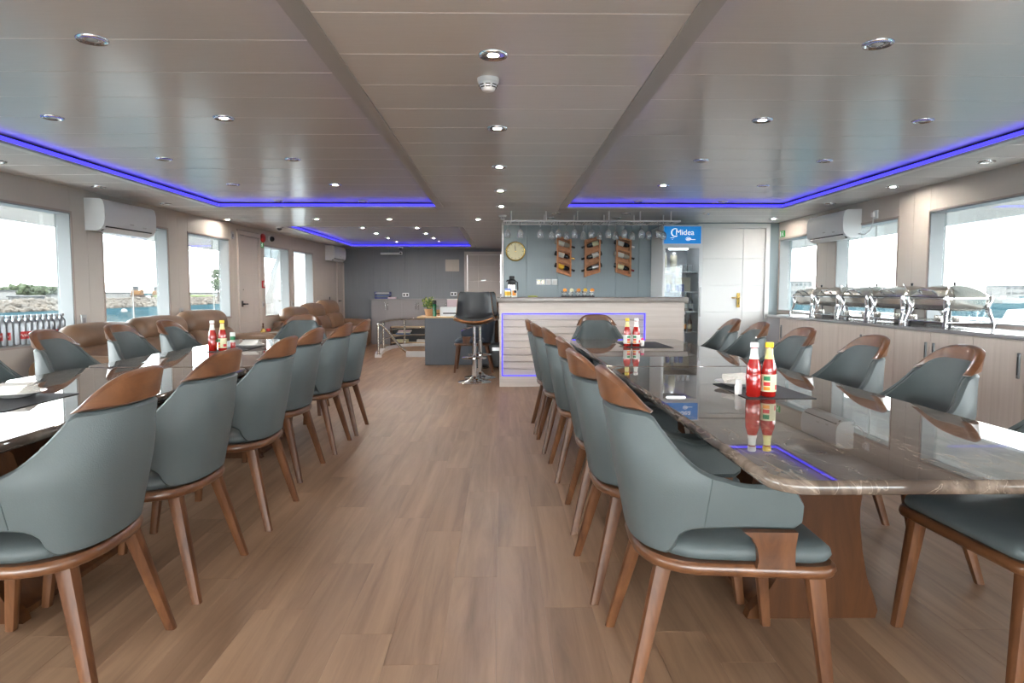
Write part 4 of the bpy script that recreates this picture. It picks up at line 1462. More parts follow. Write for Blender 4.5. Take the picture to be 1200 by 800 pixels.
def air_con(loc, rz, L, label, cable=False):
    """local: y along the wall, x away from the wall, z up"""
    t = thing('air_conditioner', label, 'air conditioner', loc, rz)
    prof = [(0, 0), (.12, 0), (.165, .02), (.195, .06), (.205, .12), (.205, .23), (.19, .29), (.16, .31), (0, .315)]
    obj('body', MB().prism([(p[0], p[1]) for p in prof], 'y', .012, L - .012), 'white_plastic', t, smooth=50)
    big = [(0, -.002), (.122, -.002), (.167, .018), (.197, .059), (.207, .12), (.207, .231), (.192, .292), (.161, .312), (0, .317)]
    for y in (0, L - .012):
        obj('end_cap', MB().prism(big, 'y', y, y + .012), 'white_plastic', t, smooth=50)
    obj('outlet', MB().add([(.128, .05, .0035 - .006), (.128, L - .05, .0035 - .006), (.186, L - .05, .044 - .004), (.186, .05, .044 - .004), (.128, .05, .01), (.128, L - .05, .01), (.18, L - .05, .05), (.18, .05, .05)],
                           [(0, 1, 2, 3), (7, 6, 5, 4), (0, 4, 5, 1), (1, 5, 6, 2), (2, 6, 7, 3), (3, 7, 4, 0)]), 'dark_slot', t)
    obj('louver', MB().add([(.140, .055, -.012), (.140, L - .055, -.012), (.192, L - .055, .026), (.192, .055, .026), (.138, .055, -.008), (.138, L - .055, -.008), (.190, L - .055, .030), (.190, .055, .030)],
                           [(3, 2, 1, 0), (4, 5, 6, 7), (1, 5, 4, 0), (2, 6, 5, 1), (3, 7, 6, 2), (0, 4, 7, 3)]), 'white_paint', t)
    obj('display', MB().box(.2055, .207, L * .72, L * .72 + .06, .07, .085), 'brushed', t)
    obj('mark', MB().box(.2055, .2068, L * .46, L * .46 + .07, .085, .097), 'brushed', t)
    if cable:
        obj('cable', MB().tube(cable, .005, 6), 'cable_white', t)
    return t


p = left_wall_point(6.92)
air_con((p.x, p.y, 1.80), a_, .92, 'white wall air conditioner over the second left window')
p = left_wall_point(14.65)
air_con((p.x, p.y, 1.86), a_, .85, 'white air conditioner above the narrow door by the far wall')
# right wall: turned round, so y runs towards the viewer
air_con((X_R, 8.62, 1.80), PI, .92, 'white wall air conditioner on the right wall above the buffet', cable=[(.03, .92, .04), (.03, 1.05, .02), (.025, 1.16, .06), (.022, 1.20, .14), (.022, 1.20, .20)])
t = thing('wall_socket', 'small white socket right of the right hand air conditioner', 'socket', (X_R, 7.40, 2.02))
obj('plate', MB().rbox((-.006, 0, 0), (.012, .09, .09), .004, 2), 'white_plastic', t)
obj('plug', MB().rbox((-.024, .02, .0), (.03, .045, .05), .006, 2), 'white_paint', t)

# ================================================================== SOFAS


def sofa(loc, rz, L, seats, label, arm=.26):
    """local: y along the sofa, backrest at x=0, seat towards +x. seats = list of (length, back top)"""
    t = thing('sofa', label, 'sofa', loc, rz, 'brown leather sofas')
    D = .92
    obj('base', MB().rbox((D / 2 - .02, L / 2, .17), (D - .08, L - .06, .22), .04, 3), 'leather_brown', t, smooth=60)
    for y in (.12, L - .12):
        for x in (.1, D - .16):
            obj('foot', MB().lathe([(.025, 0), (.035, .065)], c=(x, y, 0), n=12), 'black_plastic', t)
    obj('back_frame', MB().rbox((.10, L / 2, .42), (.16, L - .16, .56), .07, 3), 'leather_brown', t, smooth=60)
    for i, y in enumerate((arm / 2, L - arm / 2)):
        m_ = MB().rbox((D / 2, y, .32), (D - .02, arm, .56), .11, 4, bulge=(.02, .02, .03))
        obj('arm', m_, 'leather_brown', t, smooth=60)
    y = arm - .01
    for ln, top in seats:
        obj('seat_cushion', MB().rbox((.58, y + ln / 2, .36), (.66, ln - .01, .22), .08, 4, bulge=(.03, .0, .035)), 'leather_brown', t, smooth=60)
        h = top - .40
        mt = Matrix.Rotation(R(-12), 3, 'Y')
        # lumbar part and head roll
        lo_h = h * .56
        obj('back_cushion', MB().rbox((.285, y + ln / 2, .42 + lo_h * .48), (.26, ln - .012, lo_h * 1.10), .10, 4, bulge=(.04, 0, .0), mtx=mt), 'leather_brown', t, smooth=60)
        obj('head_cushion', MB().rbox((.19, y + ln / 2, .42 + h * .70), (.27, ln - .005, h * .58), .13, 4, bulge=(.02, .0, .02), mtx=mt), 'leather_brown', t, smooth=60)
        y += ln
    return t


p = left_wall_point(5.92, .06)
sofa(p, a_, 3.60, [(1.02, .86), (1.02, .89), (1.04, .93)], 'brown leather sofa under the windows beside the left table')
p = left_wall_point(11.35, .06)
sofa(p, a_, 3.30, [(.92, .90), (.93, .95), (.93, 1.0)], 'brown leather sofa at the far end beside the grey wall')
p = left_wall_point(10.05, .22)
t = thing('side_table', 'low wooden side table between the two brown sofas', 'side table', (p.x + .1, p.y + .35, 0), a_)
obj('top', MB().rbox((.12, 0, .565), (.5, .5, .03), .01, 2), 'leather_brown', t)
for sx in (-.08, .32):
    for sy in (-.2, .2):
        obj('leg', MB().rod((sx, sy, 0), (sx, sy, .55), .02, n=8), 'walnut', t)
t = thing('bell_ornament', 'small brass hand bell standing by the far window', 'ornament', (p.x + .16, p.y + .32, .58))
obj('bell', MB().lathe([(.045, 0), (.042, .012), (.026, .04), (.018, .055), (0, .06)], n=14), 'gold', t)
obj('handle', MB().lathe([(.008, .058), (.014, .08), (.009, .11), (.015, .13), (0, .14)], n=10), 'walnut', t)
t = thing('tea_light', 'small red cup next to the brass bell', 'cup', (p.x + .17, p.y + .52, .58))
obj('cup', MB().lathe([(.026, 0), (.032, .004), (.034, .045), (.03, .045), (.028, .01), (0, .01)], n=14), 'alarm_red', t)
obj('wax', MB().lathe([(.0, .011), (.0275, .011), (.0275, .03), (0, .03)], n=14), 'napkin', t)

# bottles on the first window sill
bt = None
for i in range(13):
    y = 5.72 + .073 * i
    p = left_wall_point(y, -.052)
    lab = 'silver aluminium bottle with red label on the window sill, %s from the right' % ORD[12 - i]
    if bt is None:
        bt = thing('aluminium_bottle', lab, 'bottle', (p.x, p.y, .722), 0, 'silver bottles on the window sill')
        obj('body', MB().lathe([(.030, 0), (.034, .004), (.034, .185), (.030, .205), (.018, .222), (.017, .236)], n=16), 'aluminium_bottle', bt)
        obj('cap', MB().lathe([(.020, .235), (.021, .238), (.021, .258), (.018, .261)], n=14), 'aluminium_bottle', bt)
        vs = []
        for z in (.05, .115):
            for k in range(9):
                a = R(-50 + 100 * k / 8)
                vs.append((.0346 * math.cos(a), .0346 * math.sin(a), z))
        lb = obj('label', MB().add(vs, [(k, k + 1, 10 + k, 9 + k) for k in range(8)]), 'label_red', bt)
        sq = []
        for k in range(12):
            a = R(-38 + k * 7)
            sq.append((.0352 * math.cos(a), .0352 * math.sin(a), .083 + .012 * math.sin(k * 1.3)))
        obj('script', MB().tube(sq, .0020, 5), 'label_white', lb)
        register(bt)
    else:
        dup(bt, (p.x, p.y, .722), R(random.uniform(-130, 20)), lab)

# ================================================================== STOOLS, DESK AND STAIRWELL


def bar_stool(loc, rz, label):
    """faces local -y"""
    t = thing('bar_stool', label, 'bar stool', loc, rz, 'bar stools')
    obj('base', MB().lathe([(.215, 0), (.222, .004), (.215, .012), (.12, .030), (.06, .055), (.036, .085)], n=36), 'chrome', t, smooth=60)
    obj('pole', MB().lathe([(.030, .08), (.030, .50), (.034, .502), (.034, .515), (.020, .517), (.020, .74)], n=20), 'chrome', t)
    fr_ = [(.16 * math.cos(a), -.06 + .13 * math.sin(a), .33) for a in [R(180 + i * 15) for i in range(13)]]
    obj('foot_rest', MB().tube([(-.035, 0, .33)] + fr_ + [(.035, 0, .33)], .011, 8), 'chrome', t)
    obj('lever', MB().tube([(-.03, -.03, .73), (-.10, -.06, .715), (-.17, -.09, .68)], .007, 7), 'chrome', t)
    obj('seat_plate', MB().rbox((0, 0, .745), (.2, .2, .02), .006, 2), 'black_plastic', t)
    # bucket: profile runs from the front lip over the seat up the back
    pr = [(-.235, .812, .235), (-.20, .803, .252), (-.10, .785, .268), (0.02, .775, .275), (.10, .785, .275), (.155, .83, .262), (.178, .90, .245), (.192, 1.0, .236), (.205, 1.10, .226), (.212, 1.155, .215), (.215, 1.178, .195)]

    def bucket(off, scale, rows0=0):
        m_ = MB(); nu = 17
        top = []; bot = []
        for i, (y, z, w) in enumerate(pr[rows0:]):
            i += rows0
            y0, z0, _ = pr[max(i - 1, 0)]; y1, z1, _ = pr[min(i + 1, len(pr) - 1)]
            d_ = Vector((y1 - y0, z1 - z0)).normalized(); n_ = Vector((-d_.y, d_.x))
            for lst, o in ((top, off[0]), (bot, off[1])):
                row = []
                for k in range(nu):
                    u = -1 + 2 * k / (nu - 1)
                    lift = .055 * abs(u) ** 2.4
                    row.append((u * w * scale, y + n_.x * (o + lift), z + n_.y * (o + lift)))
                lst.append(row)
        rings = []
        for i in range(len(top)):
            rings.append(bot[i] + list(reversed(top[i])))
        return m_.rings(rings)
    obj('shell', bucket((.0, -.014), 1.0), 'stool_wood', t, smooth=50)
    obj('pad', bucket((.032, .001), .965), 'leather_black', t, smooth=50)
    return t


bar_stool((-0.36, 8.95, 0), 0, 'black and brown bucket bar stool with chrome base, nearer the viewer')
bar_stool((-0.30, 9.43, 0), R(0), 'black and brown bucket bar stool hidden behind the front one')
navy.location = (-0.42, 10.24, 0)

dk = thing('reception_desk', 'dark grey desk with pale wood top by the stairwell', 'desk', (0, 0, 0))
obj('front_panel', MB().box(-1.24, -.12, 11.0, 11.03, .01, .765), 'desk_grey', dk)
obj('side_panel', MB().box(-1.24, -1.21, 11.03, 11.65, .01, .765), 'desk_grey', dk)
obj('side_panel', MB().box(-.15, -.12, 11.03, 11.65, .01, .765), 'desk_grey', dk)
obj('desk_top', rslab(-1.36, -.08, 10.97, 11.70, .765, .792, .01, .004, 2), 'desk_top_wood', dk)
for x in (-1.2, -.16):
    obj('foot', MB().rod((x, 11.1, 0), (x, 11.1, .01), .03), 'black_plastic', dk)
DT = .792
t = thing('potted_plant', 'flowering plant in a tan pot on the grey desk', 'plant', (-1.18, 11.14, DT))
obj('pot', MB().lathe([(.055, 0), (.062, .005), (.080, .10), (.084, .105), (.084, .118), (.074, .118), (.070, .10), (0, .095)], n=20), 'pot', t)
mb = MB(); mb2 = MB()
for i in range(150):
    a = random.uniform(0, 2 * PI); e = random.uniform(.1, 1.3); r = random.uniform(.05, .15)
    c = Vector((math.cos(a) * math.cos(e) * r, math.sin(a) * math.cos(e) * r, .13 + r * 1.35 * math.sin(e)))
    s_ = random.uniform(.02, .036)
    rot = Matrix.Rotation(random.uniform(0, 6), 3, 'Z') @ Matrix.Rotation(random.uniform(-1, 1), 3, 'X')
    vs = [rot @ Vector(q) + c for q in ((-s_ * .5, 0, 0), (0, -s_, .004), (s_ * .5, 0, 0), (0, s_, .004), (0, 0, s_ * .25))]
    (mb2 if i % 3 == 0 else mb).add(vs, [(0, 1, 4), (1, 2, 4), (2, 3, 4), (3, 0, 4), (3, 2, 1, 0)])
o = obj('foliage', mb, 'leaf', t); o['kind'] = 'stuff'
o = obj('blossoms', mb2, 'leaf_light', t); o['kind'] = 'stuff'
stm = MB()
for i in range(9):
    a = 2 * PI * i / 9
    stm.tube([(0.02 * math.cos(a), .02 * math.sin(a), .09), (.04 * math.cos(a), .04 * math.sin(a), .17), (.07 * math.cos(a), .07 * math.sin(a), .25)], .003, 5)
obj('stems', stm, 'leaf', t)
t = thing('spray_bottle', 'slim dark green bottle with black top beside the plant', 'bottle', (-1.09, 11.10, DT))
obj('body', MB().lathe([(.028, 0), (.032, .005), (.032, .19), (.028, .20)], n=16), 'green_bottle', t)
obj('cap', MB().lathe([(.030, .20), (.032, .205), (.032, .25), (.026, .258)], n=16), 'black_plastic', t)
t = thing('flower_pot', 'small empty tan pot behind the green bottle', 'pot', (-1.02, 11.32, DT))
obj('body', MB().lathe([(.05, 0), (.055, .004), (.07, .09), (.075, .1), (.066, .1), (.06, .03), (0, .03)], n=18), 'pot', t)
obj('soil', MB().lathe([(0, .032), (.0615, .032), (.064, .085), (0, .088)], n=18), 'trunk', t)
t = thing('printer', 'small white printer on the desk behind the bar stool', 'printer', (-.83, 11.33, DT))
obj('body', MB().rbox((0, 0, .075), (.36, .30, .15), .015, 3), 'white_plastic', t)
obj('slot', MB().box(-.13, .13, -.152, -.148, .035, .055), 'dark_slot', t)
obj('tray', MB().box(-.13, .13, -.24, -.14, .012, .02), 'white_plastic', t)
t = thing('paper_box', 'pale pink box standing on the white printer', 'box', (-.78, 11.36, DT + .15))
obj('box', MB().rbox((0, 0, .06), (.24, .18, .12), .004, 2), 'paper_pink', t)
obj('lid', MB().rbox((0, 0, .123), (.246, .186, .012), .003, 2), 'label_white', t)
t = thing('papers', 'loose sheets lying on the desk before the printer', 'paper', (-.92, 11.06, DT))
for i in range(3):
    obj('sheet', MB().box(-.10, .10, -.07, .07, i * .002, i * .002 + .0012), 'label_white', t, rot=(0, 0, R(i * 9 - 8)))
t = thing('computer_case', 'black computer case and cables on the floor beside the desk', 'computer', (-.08, 10.72, 0))
obj('case', MB().rbox((0, 0, .2), (.18, .40, .36), .01, 2), 'black_plastic', t)
for x in (-.06, .06):
    obj('foot', MB().rod((x, -.12, 0), (x, -.12, .03), .02).rod((x, .12, 0), (x, .12, .03), .02), 'black_plastic', t)
obj('drive_bay', MB().box(-.07, .07, -.204, -.198, .28, .33), 'brushed', t)
t = thing('cable_coil', 'tangle of black cable lying under the navy chair', 'cable', (-.32, 10.62, 0))
for k in range(3):
    pts = [((.11 - .015 * k) * math.cos(a) + .01 * math.sin(3 * a + k), (.09 - .01 * k) * math.sin(a), .012 + .018 * k + .006 * math.sin(2 * a)) for a in [2 * PI * i / 26 for i in range(26)]]
    obj('loop', MB().tube(pts, .008, 6, closed=True), 'black_plastic', t)
t = thing('filing_cabinet', 'dark brown cabinet in the corner behind the stools', 'cabinet', (-.30, 12.15, 0))
obj('body', MB().box(-.22, .24, -.2, .25, .0, 1.02), 'walnut', t)
for i in range(3):
    d_ = obj('drawer', MB().box(-.21, .23, -.218, -.2, .03 + .33 * i, .34 + .33 * i), 'walnut', t)
    obj('knob', MB().rod((0, -.235, .19 + .33 * i), (0, -.218, .19 + .33 * i), .012), 'brushed', d_)

# stairwell guard
sw = thing('stair_rail', 'stainless steel rail on a white kerb around the stairwell', 'railing', (0, 0, 0))
kp = [(-2.24, 12.35), (-2.33, 12.9), (-2.38, 13.6), (-2.34, 14.3), (-2.2, 14.8), (-1.95, 15.02), (-1.4, 15.05), (-1.38, 15.05)]
mb = MB(); rings = []
for i, q in enumerate(kp):
    q = Vector(q)
    d_ = (Vector(kp[min(i + 1, len(kp) - 1)]) - Vector(kp[max(i - 1, 0)])).normalized()
    n_ = Vector((-d_.y, d_.x)) * .06
    rings.append([(q.x - n_.x, q.y - n_.y, 0), (q.x + n_.x, q.y + n_.y, 0), (q.x + n_.x, q.y + n_.y, .055), (q.x - n_.x, q.y - n_.y, .055)])
mb.rings(rings)
obj('kerb', mb, 'white_paint', sw, smooth=30)
obj('kerb', MB().box(-1.75, -1.26, 12.45, 12.55, 0, .10), 'white_paint', sw)
obj('kerb', MB().box(-1.36, -1.26, 12.55, 15.05, 0, .10), 'white_paint', sw)
posts = [(-2.24, 12.40), (-2.38, 13.75), (-2.12, 14.90), (-1.62, 15.05)]
for (x, y) in posts:
    po = obj('post', MB().rod((x, y, .05), (x, y, .60), .022, n=12), 'steel', sw)
    obj('flange', MB().lathe([(.045, 0), (.045, .008), (.024, .012)], c=(x, y, .055), n=14), 'steel', po)
crv = lambda z: [(-2.24, 12.40, z), (-2.33, 12.95, z), (-2.38, 13.6, z), (-2.34, 14.3, z), (-2.2, 14.78, z), (-1.95, 15.0, z), (-1.40, 15.05, z)]
obj('top_rail', MB().tube(crv(.60), .024, 10), 'steel', sw)
obj('mid_rail', MB().tube(crv(.40), .013, 8), 'steel', sw)
obj('mid_rail', MB().tube(crv(.24), .013, 8), 'steel', sw)
obj('hand_rail', MB().tube([(-2.24, 12.40, .60), (-2.18, 12.42, .59), (-2.09, 12.44, .50), (-1.98, 12.47, .34), (-1.86, 12.50, .18), (-1.72, 12.53, .06), (-1.62, 12.54, .02)], .024, 10), 'steel', sw)

# low bookcase and the grey cabinets at the bow
t = thing('bookcase', 'low dark bookcase seen through the stair rail', 'bookcase', (-2.05, 15.27, 0))
obj('side', MB().box(-.42, -.40, -.14, .14, 0, .42), 'walnut', t); obj('side', MB().box(.60, .62, -.14, .14, 0, .42), 'walnut', t)
for z in (.05, .22, .40):
    obj('shelf', MB().box(-.40, .60, -.14, .14, z, z + .02), 'desk_top_wood', t)
obj('back', MB().box(-.40, .60, .125, .14, 0, .42), 'black_plastic', t)
bk = [('book_blue', .30, .035), ('label_white', .27, .03), ('paper_pink', .28, .03), ('label_white', .30, .025)]
z = .24
for i, (m_, w, h) in enumerate(bk[:3]):
    b_ = tag(obj('book', MB().rbox((0, 0, h / 2), (w, .2, h), .003, 2), m_, None, (-2.2 + .02 * i, 15.25, z)), ['blue book at the bottom of the pile', 'white book in the middle of the pile', 'pinkish book on top of the pile'][i] + ' in the low bookcase', 'book', 'books in the bookcase')
    z += h
z = .07
for i in range(2):
    tag(obj('book', MB().rbox((0, 0, .03), (.26, .2, .06), .004, 2), ['label_cream', 'label_white'][i], None, (-2.22 + .46 * i, 15.25, z)), ['cream box file on the lower shelf of the bookcase, left', 'white box file on the lower shelf of the bookcase, right'][i], 'book', 'books in the bookcase')
for i in range(3):
    t = thing('low_cabinet', 'grey cabinet against the far wall, %s from the left' % ORD[i], 'cabinet', (-2.95 + .69 * i, 15.50, 0), 0, 'grey cabinets at the far wall')
    obj('body', MB().box(.001, .689, .02, .46, .0, 1.005), 'cab_grey', t)
    for k in range(2):
        d_ = obj('door', MB().box(.003 + .345 * k, .342 + .345 * k, 0, .018, .06, 1.0), 'cab_grey', t)
        xh = .345 + (-.03 if k == 0 else .03)
        obj('handle', MB().rod((xh, -.025, .78), (xh, -.025, .94), .008).rod((xh, 0, .79), (xh, -.025, .79), .005).rod((xh, 0, .93), (xh, -.025, .93), .005), 'chrome', d_)
tag(obj('worktop', rslab(-2.97, -.88, 15.47, 15.965, 1.005, 1.03, .01, .004, 2), 'cab_grey'), 'grey top running over the cabinets at the far wall', 'worktop')
t = thing('letter_tray', 'stacked dark blue letter tray on the far cabinets', 'letter tray', (-2.72, 15.72, 1.03))
for i in range(3):
    obj('tier', MB().box(-.17, .17, -.13, .13, .005 + .055 * i, .012 + .055 * i).box(-.17, -.163, -.13, .13, .012 + .055 * i, .05 + .055 * i).box(.163, .17, -.13, .13, .012 + .055 * i, .05 + .055 * i), 'tray_blue', t)
    obj('paper', MB().box(-.15, .15, -.12, .12, .013 + .055 * i, .030 + .055 * i), ['tray_blue', 'book_blue', 'label_white'][i], t)
for sx in (-.15, .15):
    obj('foot', MB().rod((sx, -.1, 0), (sx, -.1, .006), .01).rod((sx, .1, 0), (sx, .1, .006), .01), 'black_plastic', t)
t = thing('telephone', 'pale telephone beside the blue letter tray', 'telephone', (-2.50, 15.66, 1.03))
obj('body', MB().rbox((0, 0, .02), (.18, .16, .04), .012, 3), 'paper_pink', t)
obj('handset', MB().rbox((-.05, 0, .052), (.045, .16, .03), .012, 3), 'black_plastic', t)
for i, (x, z) in enumerate(((-2.24, 1.12), (-1.12, 1.14))):
    t = thing('wall_socket', ['white double socket above the far cabinets', 'white socket above the far cabinets near the door'][i], 'socket', (x, 16.0, z))
    obj('plate', MB().rbox((0, -.006, 0), (.15, .012, .09), .004, 2), 'white_plastic', t)
    for dx in (-.035, .035):
        obj('insert', MB().box(dx - .02, dx + .02, -.0135, -.012, -.025, .02), 'black_plastic', t)
tag(obj('cover_panel', MB().rbox((0, -.012, 0), (.32, .024, .275), .006, 2), 'wall_beige', None, (-1.15, 16.0, 1.80)), 'square beige cover panel on the dark grey wall', 'panel')
t = thing('wall_lamp', 'white strip lamp high on the dark grey wall', 'lamp', (-2.56, 16.0, 2.07))
obj('housing', MB().rbox((0, -.03, 0), (.50, .05, .05), .012, 3), 'white_plastic', t)
obj('end', MB().rbox((.225, -.04, .01), (.06, .075, .07), .01, 2), 'white_plastic', t)
obj('sensor', MB().rod((.225, -.085, .01), (.225, -.07, .01), .02), 'black_plastic', t)

# ================================================================== THINGS ON THE TABLES


def sauce(loc, cap, neck, lab_, label, rz=0.0):
    t = thing('sauce_bottle', label, 'bottle', loc, rz, 'red sauce bottles')
    obj('glass', MB().lathe([(.026, 0), (.030, .004), (.030, .105), (.028, .125), (.019, .155), (.0145, .175), (.0135, .205)], n=20), 'ketchup', t, smooth=50)
    obj('neck_band', MB().lathe([(.0192, .156), (.0196, .157), (.0154, .176), (.0142, .198), (.0138, .199)], n=20), neck, t, smooth=50)
    obj('cap', MB().lathe([(.0165, .204), (.0172, .206), (.0172, .222), (.015, .2245)], n=20), cap, t)
    lb = obj('label', MB().lathe([(.0304, .022), (.0308, .023), (.0308, .092), (.0304, .093)], n=20), lab_, t)
    for k, (mm, z0, z1, a0) in enumerate((('label_green', .068, .086, 190), ('label_red', .046, .062, 190), ('orange', .028, .042, 190), ('label_red', .03, .05, 280))):
        vs = []; n = 5
        for z in (z0, z1):
            for i in range(n):
                a = R(a0 + 50 * i / (n - 1))
                vs.append((.0312 * math.cos(a), .0312 * math.sin(a), z))
        obj('print', MB().add(vs, [(i, i + 1, n + i + 1, n + i) for i in range(n - 1)]), mm, lb)
    return t


def place_setting(cx0, cx1, cy0, cy1, plate_xy, where, napkins=True):
    tag(obj('table_mat', rslab(cx0, cx1, cy0, cy1, TZ, TZ + .003, .004, .001, 2), 'black_mat'), 'black mat on the ' + where, 'mat', 'black table mats')
    t = thing('plate', 'white round plate on the ' + where, 'plate', (*plate_xy, TZ + .003), 0, 'white plates')
    obj('dish', MB().lathe([(0, .002), (.055, .0), (.06, .003), (.10, .016), (.112, .020), (.112, .022), (.10, .019), (.06, .007), (0, .006)], n=32), 'white_china', t, smooth=60)
    t = thing('napkins', 'stack of folded paper napkins on the plate on the ' + where, 'napkins', (*plate_xy, TZ + .010), 0, 'napkin stacks')
    for i in range(6):
        s_ = .135 - .004 * i
        m_ = MB().rbox((0, 0, .004 + .0072 * i), (s_, s_ * .95, .007), .003, 2, bulge=(0, 0, .004))
        m_.v = [(p[0], p[1], p[2] + .014 * max(0, abs(p[0]) / .07 - .4) ** 2) for p in m_.v]
        obj('napkin', m_, 'napkin', t, rot=(0, 0, R(-14 + 7 * i)))


place_setting(1.00, 1.285, 2.74, 3.20, (1.10, 3.12), 'right table, nearer the viewer')
sauce((1.045, 2.80, TZ + .003), 'cap_white', 'label_white', 'ketchup', 'red sauce bottle with white cap on the right table, nearer the viewer', R(150))
sauce((1.108, 2.80, TZ + .003), 'cap_yellow', 'neck_cream', 'label_cream', 'red sauce bottle with yellow cap on the right table, nearer the viewer', R(20))


def salt(loc, label, cap):
    t = thing('salt_shaker', label, 'shaker', loc, 0, 'salt shakers')
    obj('body', MB().lathe([(.013, 0), (.015, .003), (.016, .03), (.014, .045), (.012, .05)], n=14), 'white_china', t)
    obj('cap', MB().lathe([(.013, .049), (.014, .055), (.010, .064), (0, .066)], n=14), cap, t)


salt((1.005, 2.865, TZ), 'small white shaker beside the white capped sauce bottle', 'cap_white')
place_setting(.99, 1.34, 5.28, 5.92, (1.10, 5.72), 'right table near the bar')
sauce((1.00, 5.42, TZ + .003), 'cap_yellow', 'neck_cream', 'label_white', 'red sauce bottle with yellow cap on the right table near the bar', R(70))
sauce((1.072, 5.42, TZ + .003), 'cap_white', 'label_white', 'label_white', 'red sauce bottle with white cap on the right table near the bar', R(20))
salt((1.125, 5.43, TZ + .003), 'small white shaker with pink top on the right table', 'pink')
place_setting(-2.12, -1.81, 2.48, 2.93, (-2.02, 2.84), 'left table, nearer the viewer')
place_setting(-2.15, -1.91, 4.95, 5.52, (-1.98, 5.40), 'left table near the sofa')
sauce((-2.135, 5.06, TZ), 'cap_white', 'label_white', 'ketchup', 'red sauce bottle with white cap on the left table near the sofa', R(150))
sauce((-2.062, 5.06, TZ + .003), 'cap_yellow', 'neck_cream', 'label_cream', 'red sauce bottle with yellow cap on the left table near the sofa', R(20))
t = thing('sauce_jar', 'little white tube with green and red label by the sauce bottles', 'jar', (-2.03, 5.17, TZ + .003), 0)
obj('body', MB().lathe([(.016, 0), (.018, .003), (.018, .05), (.016, .055)], n=14), 'ketchup', t)
obj('lid', MB().lathe([(.0165, .054), (.0185, .058), (.0185, .125), (.016, .13)], n=14), 'label_white', t)
obj('label', MB().lathe([(.0187, .072), (.019, .073), (.019, .098), (.0187, .099)], n=14), 'label_green', t)

# ================================================================== CEILING FITTINGS
ring_me = MB().lathe([(.047, -.004), (.052, -.009), (.060, -.009), (.064, -.003), (.064, 0), (.050, .0), (.047, .002)], n=28).mesh('trim_ring', 50)
ring_me.materials.append(M['chrome'])
lens = {}
for k in ('lamp_warm', 'lamp_cool', 'lamp_off'):
    lens[k] = MB().lathe([(0.0, -.0045), (.047, -.0035), (.047, .0), (0, .001)], n=24).mesh('lens', 50)
    lens[k].materials.append(M[k])
refl_me = MB().lathe([(.047, -.0036), (.040, -.0052), (.034, -.0036)], n=24).mesh('reflector', 50)
refl_me.materials.append(M['chrome'])
inner_me = MB().lathe([(.0, -.0075), (.018, -.0065), (.020, -.004), (.020, -.003), (0, -.003)], n=16).mesh('bulb', 50)
inner_me.materials.append(M['lamp_off'])


def downlight(x, y, z, state, label, group='ceiling downlights'):
    t = thing('downlight', label, 'ceiling light', (x, y, z), 0, group)
    obj('trim_ring', ring_me, None, t)
    obj('lens', lens['lamp_' + state], None, t)
    if state == 'off':
        obj('reflector', refl_me, None, t)
        obj('bulb', inner_me, None, t)
    return t


def rank(i, n): return 'nearest the viewer' if i == 0 else ('farthest from the viewer' if i == n - 1 else ORD[i] + ' from the viewer')


GY = [2.98, 4.28, 5.575, 6.87, 8.12]
for i, s in enumerate(('warm', 'cool', 'cool', 'warm', 'cool')):
    downlight(-.035 + .008 * i, GY[i], CEIL, s, 'lit %s downlight in the middle ceiling strip, %s' % (s, rank(i, 5)))
for i, s in enumerate(('off', 'warm', 'off', 'warm', 'off')):
    downlight(-1.72 + .025 * i, GY[i], RECESS, s, '%s downlight in the inner row of the left cove, %s' % ('lit' if s != 'off' else 'unlit', rank(i, 5)))
for i, s in enumerate(('off', 'off', 'off', 'off')):
    downlight(-2.73 + .04 * i, GY[i + 1], RECESS, s, 'unlit downlight in the outer row of the left cove, %s' % rank(i, 4))
for i, s in enumerate(('off', 'cool', 'off', 'warm', 'off')):
    downlight(1.61, GY[i], RECESS, s, '%s downlight in the inner row of the right cove, %s' % ('lit' if s != 'off' else 'unlit', rank(i, 5)))
for i, s in enumerate(('off', 'off', 'off', 'off')):
    downlight(2.61, GY[i + 1], RECESS, s, 'unlit downlight in the outer row of the right cove, %s' % rank(i, 4))
for i, (y, s) in enumerate(((5.4, 'off'), (6.68, 'off'), (7.94, 'off'), (9.64, 'warm'))):
    downlight(-3.88 + .025 * i, y, CEIL, s, '%s downlight along the left windows, %s' % ('lit' if s != 'off' else 'unlit', rank(i, 4)))
for i, (y, s) in enumerate(((5.30, 'off'), (6.56, 'warm'), (7.82, 'off'), (9.42, 'warm'))):
    downlight(3.74, y, CEIL, s, '%s downlight along the right windows, %s' % ('lit' if s != 'off' else 'unlit', rank(i, 4)))
for i, x in enumerate((-2.55, -1.545, -.33)):
    downlight(x, 9.56, CEIL, 'warm', 'lit warm downlight in the cross strip before the lounge cove, %s from the left' % ORD[i])
for r_, x in enumerate((-2.30, -1.40)):
    for i, y in enumerate((11.43, 12.53, 13.57, 14.53)):
        downlight(x + .03 * i, y, RECESS, 'warm', 'lit downlight in the %s row of the lounge cove, %s' % (('left', 'right')[r_], rank(i, 4)))
for i, (x, y) in enumerate(((.70, 8.85), (.66, 9.35), (1.60, 8.84), (1.56, 9.35), (2.62, 8.84))):
    downlight(x, y, CEIL, 'off', 'unlit downlight above the bar, %s' % ['front left', 'rear left', 'front middle', 'rear middle', 'near the fridge'][i])
# behind the viewer the rows go on
for i, y in enumerate((1.68, .38, -.92, -2.22)):
    downlight(-.04, y, CEIL, 'off' if i else 'cool', '%s downlight in the middle ceiling strip behind the viewer, %s' % ('unlit' if i else 'lit', ORD[i]))
    for x, rn in ((-2.73, 'outer left'), (-1.72, 'inner left'), (1.61, 'inner right'), (2.61, 'outer right')):
        downlight(x, y, RECESS, 'off', 'unlit downlight in the %s cove row behind the viewer, %s' % (rn, ORD[i]), 'downlights behind the viewer')


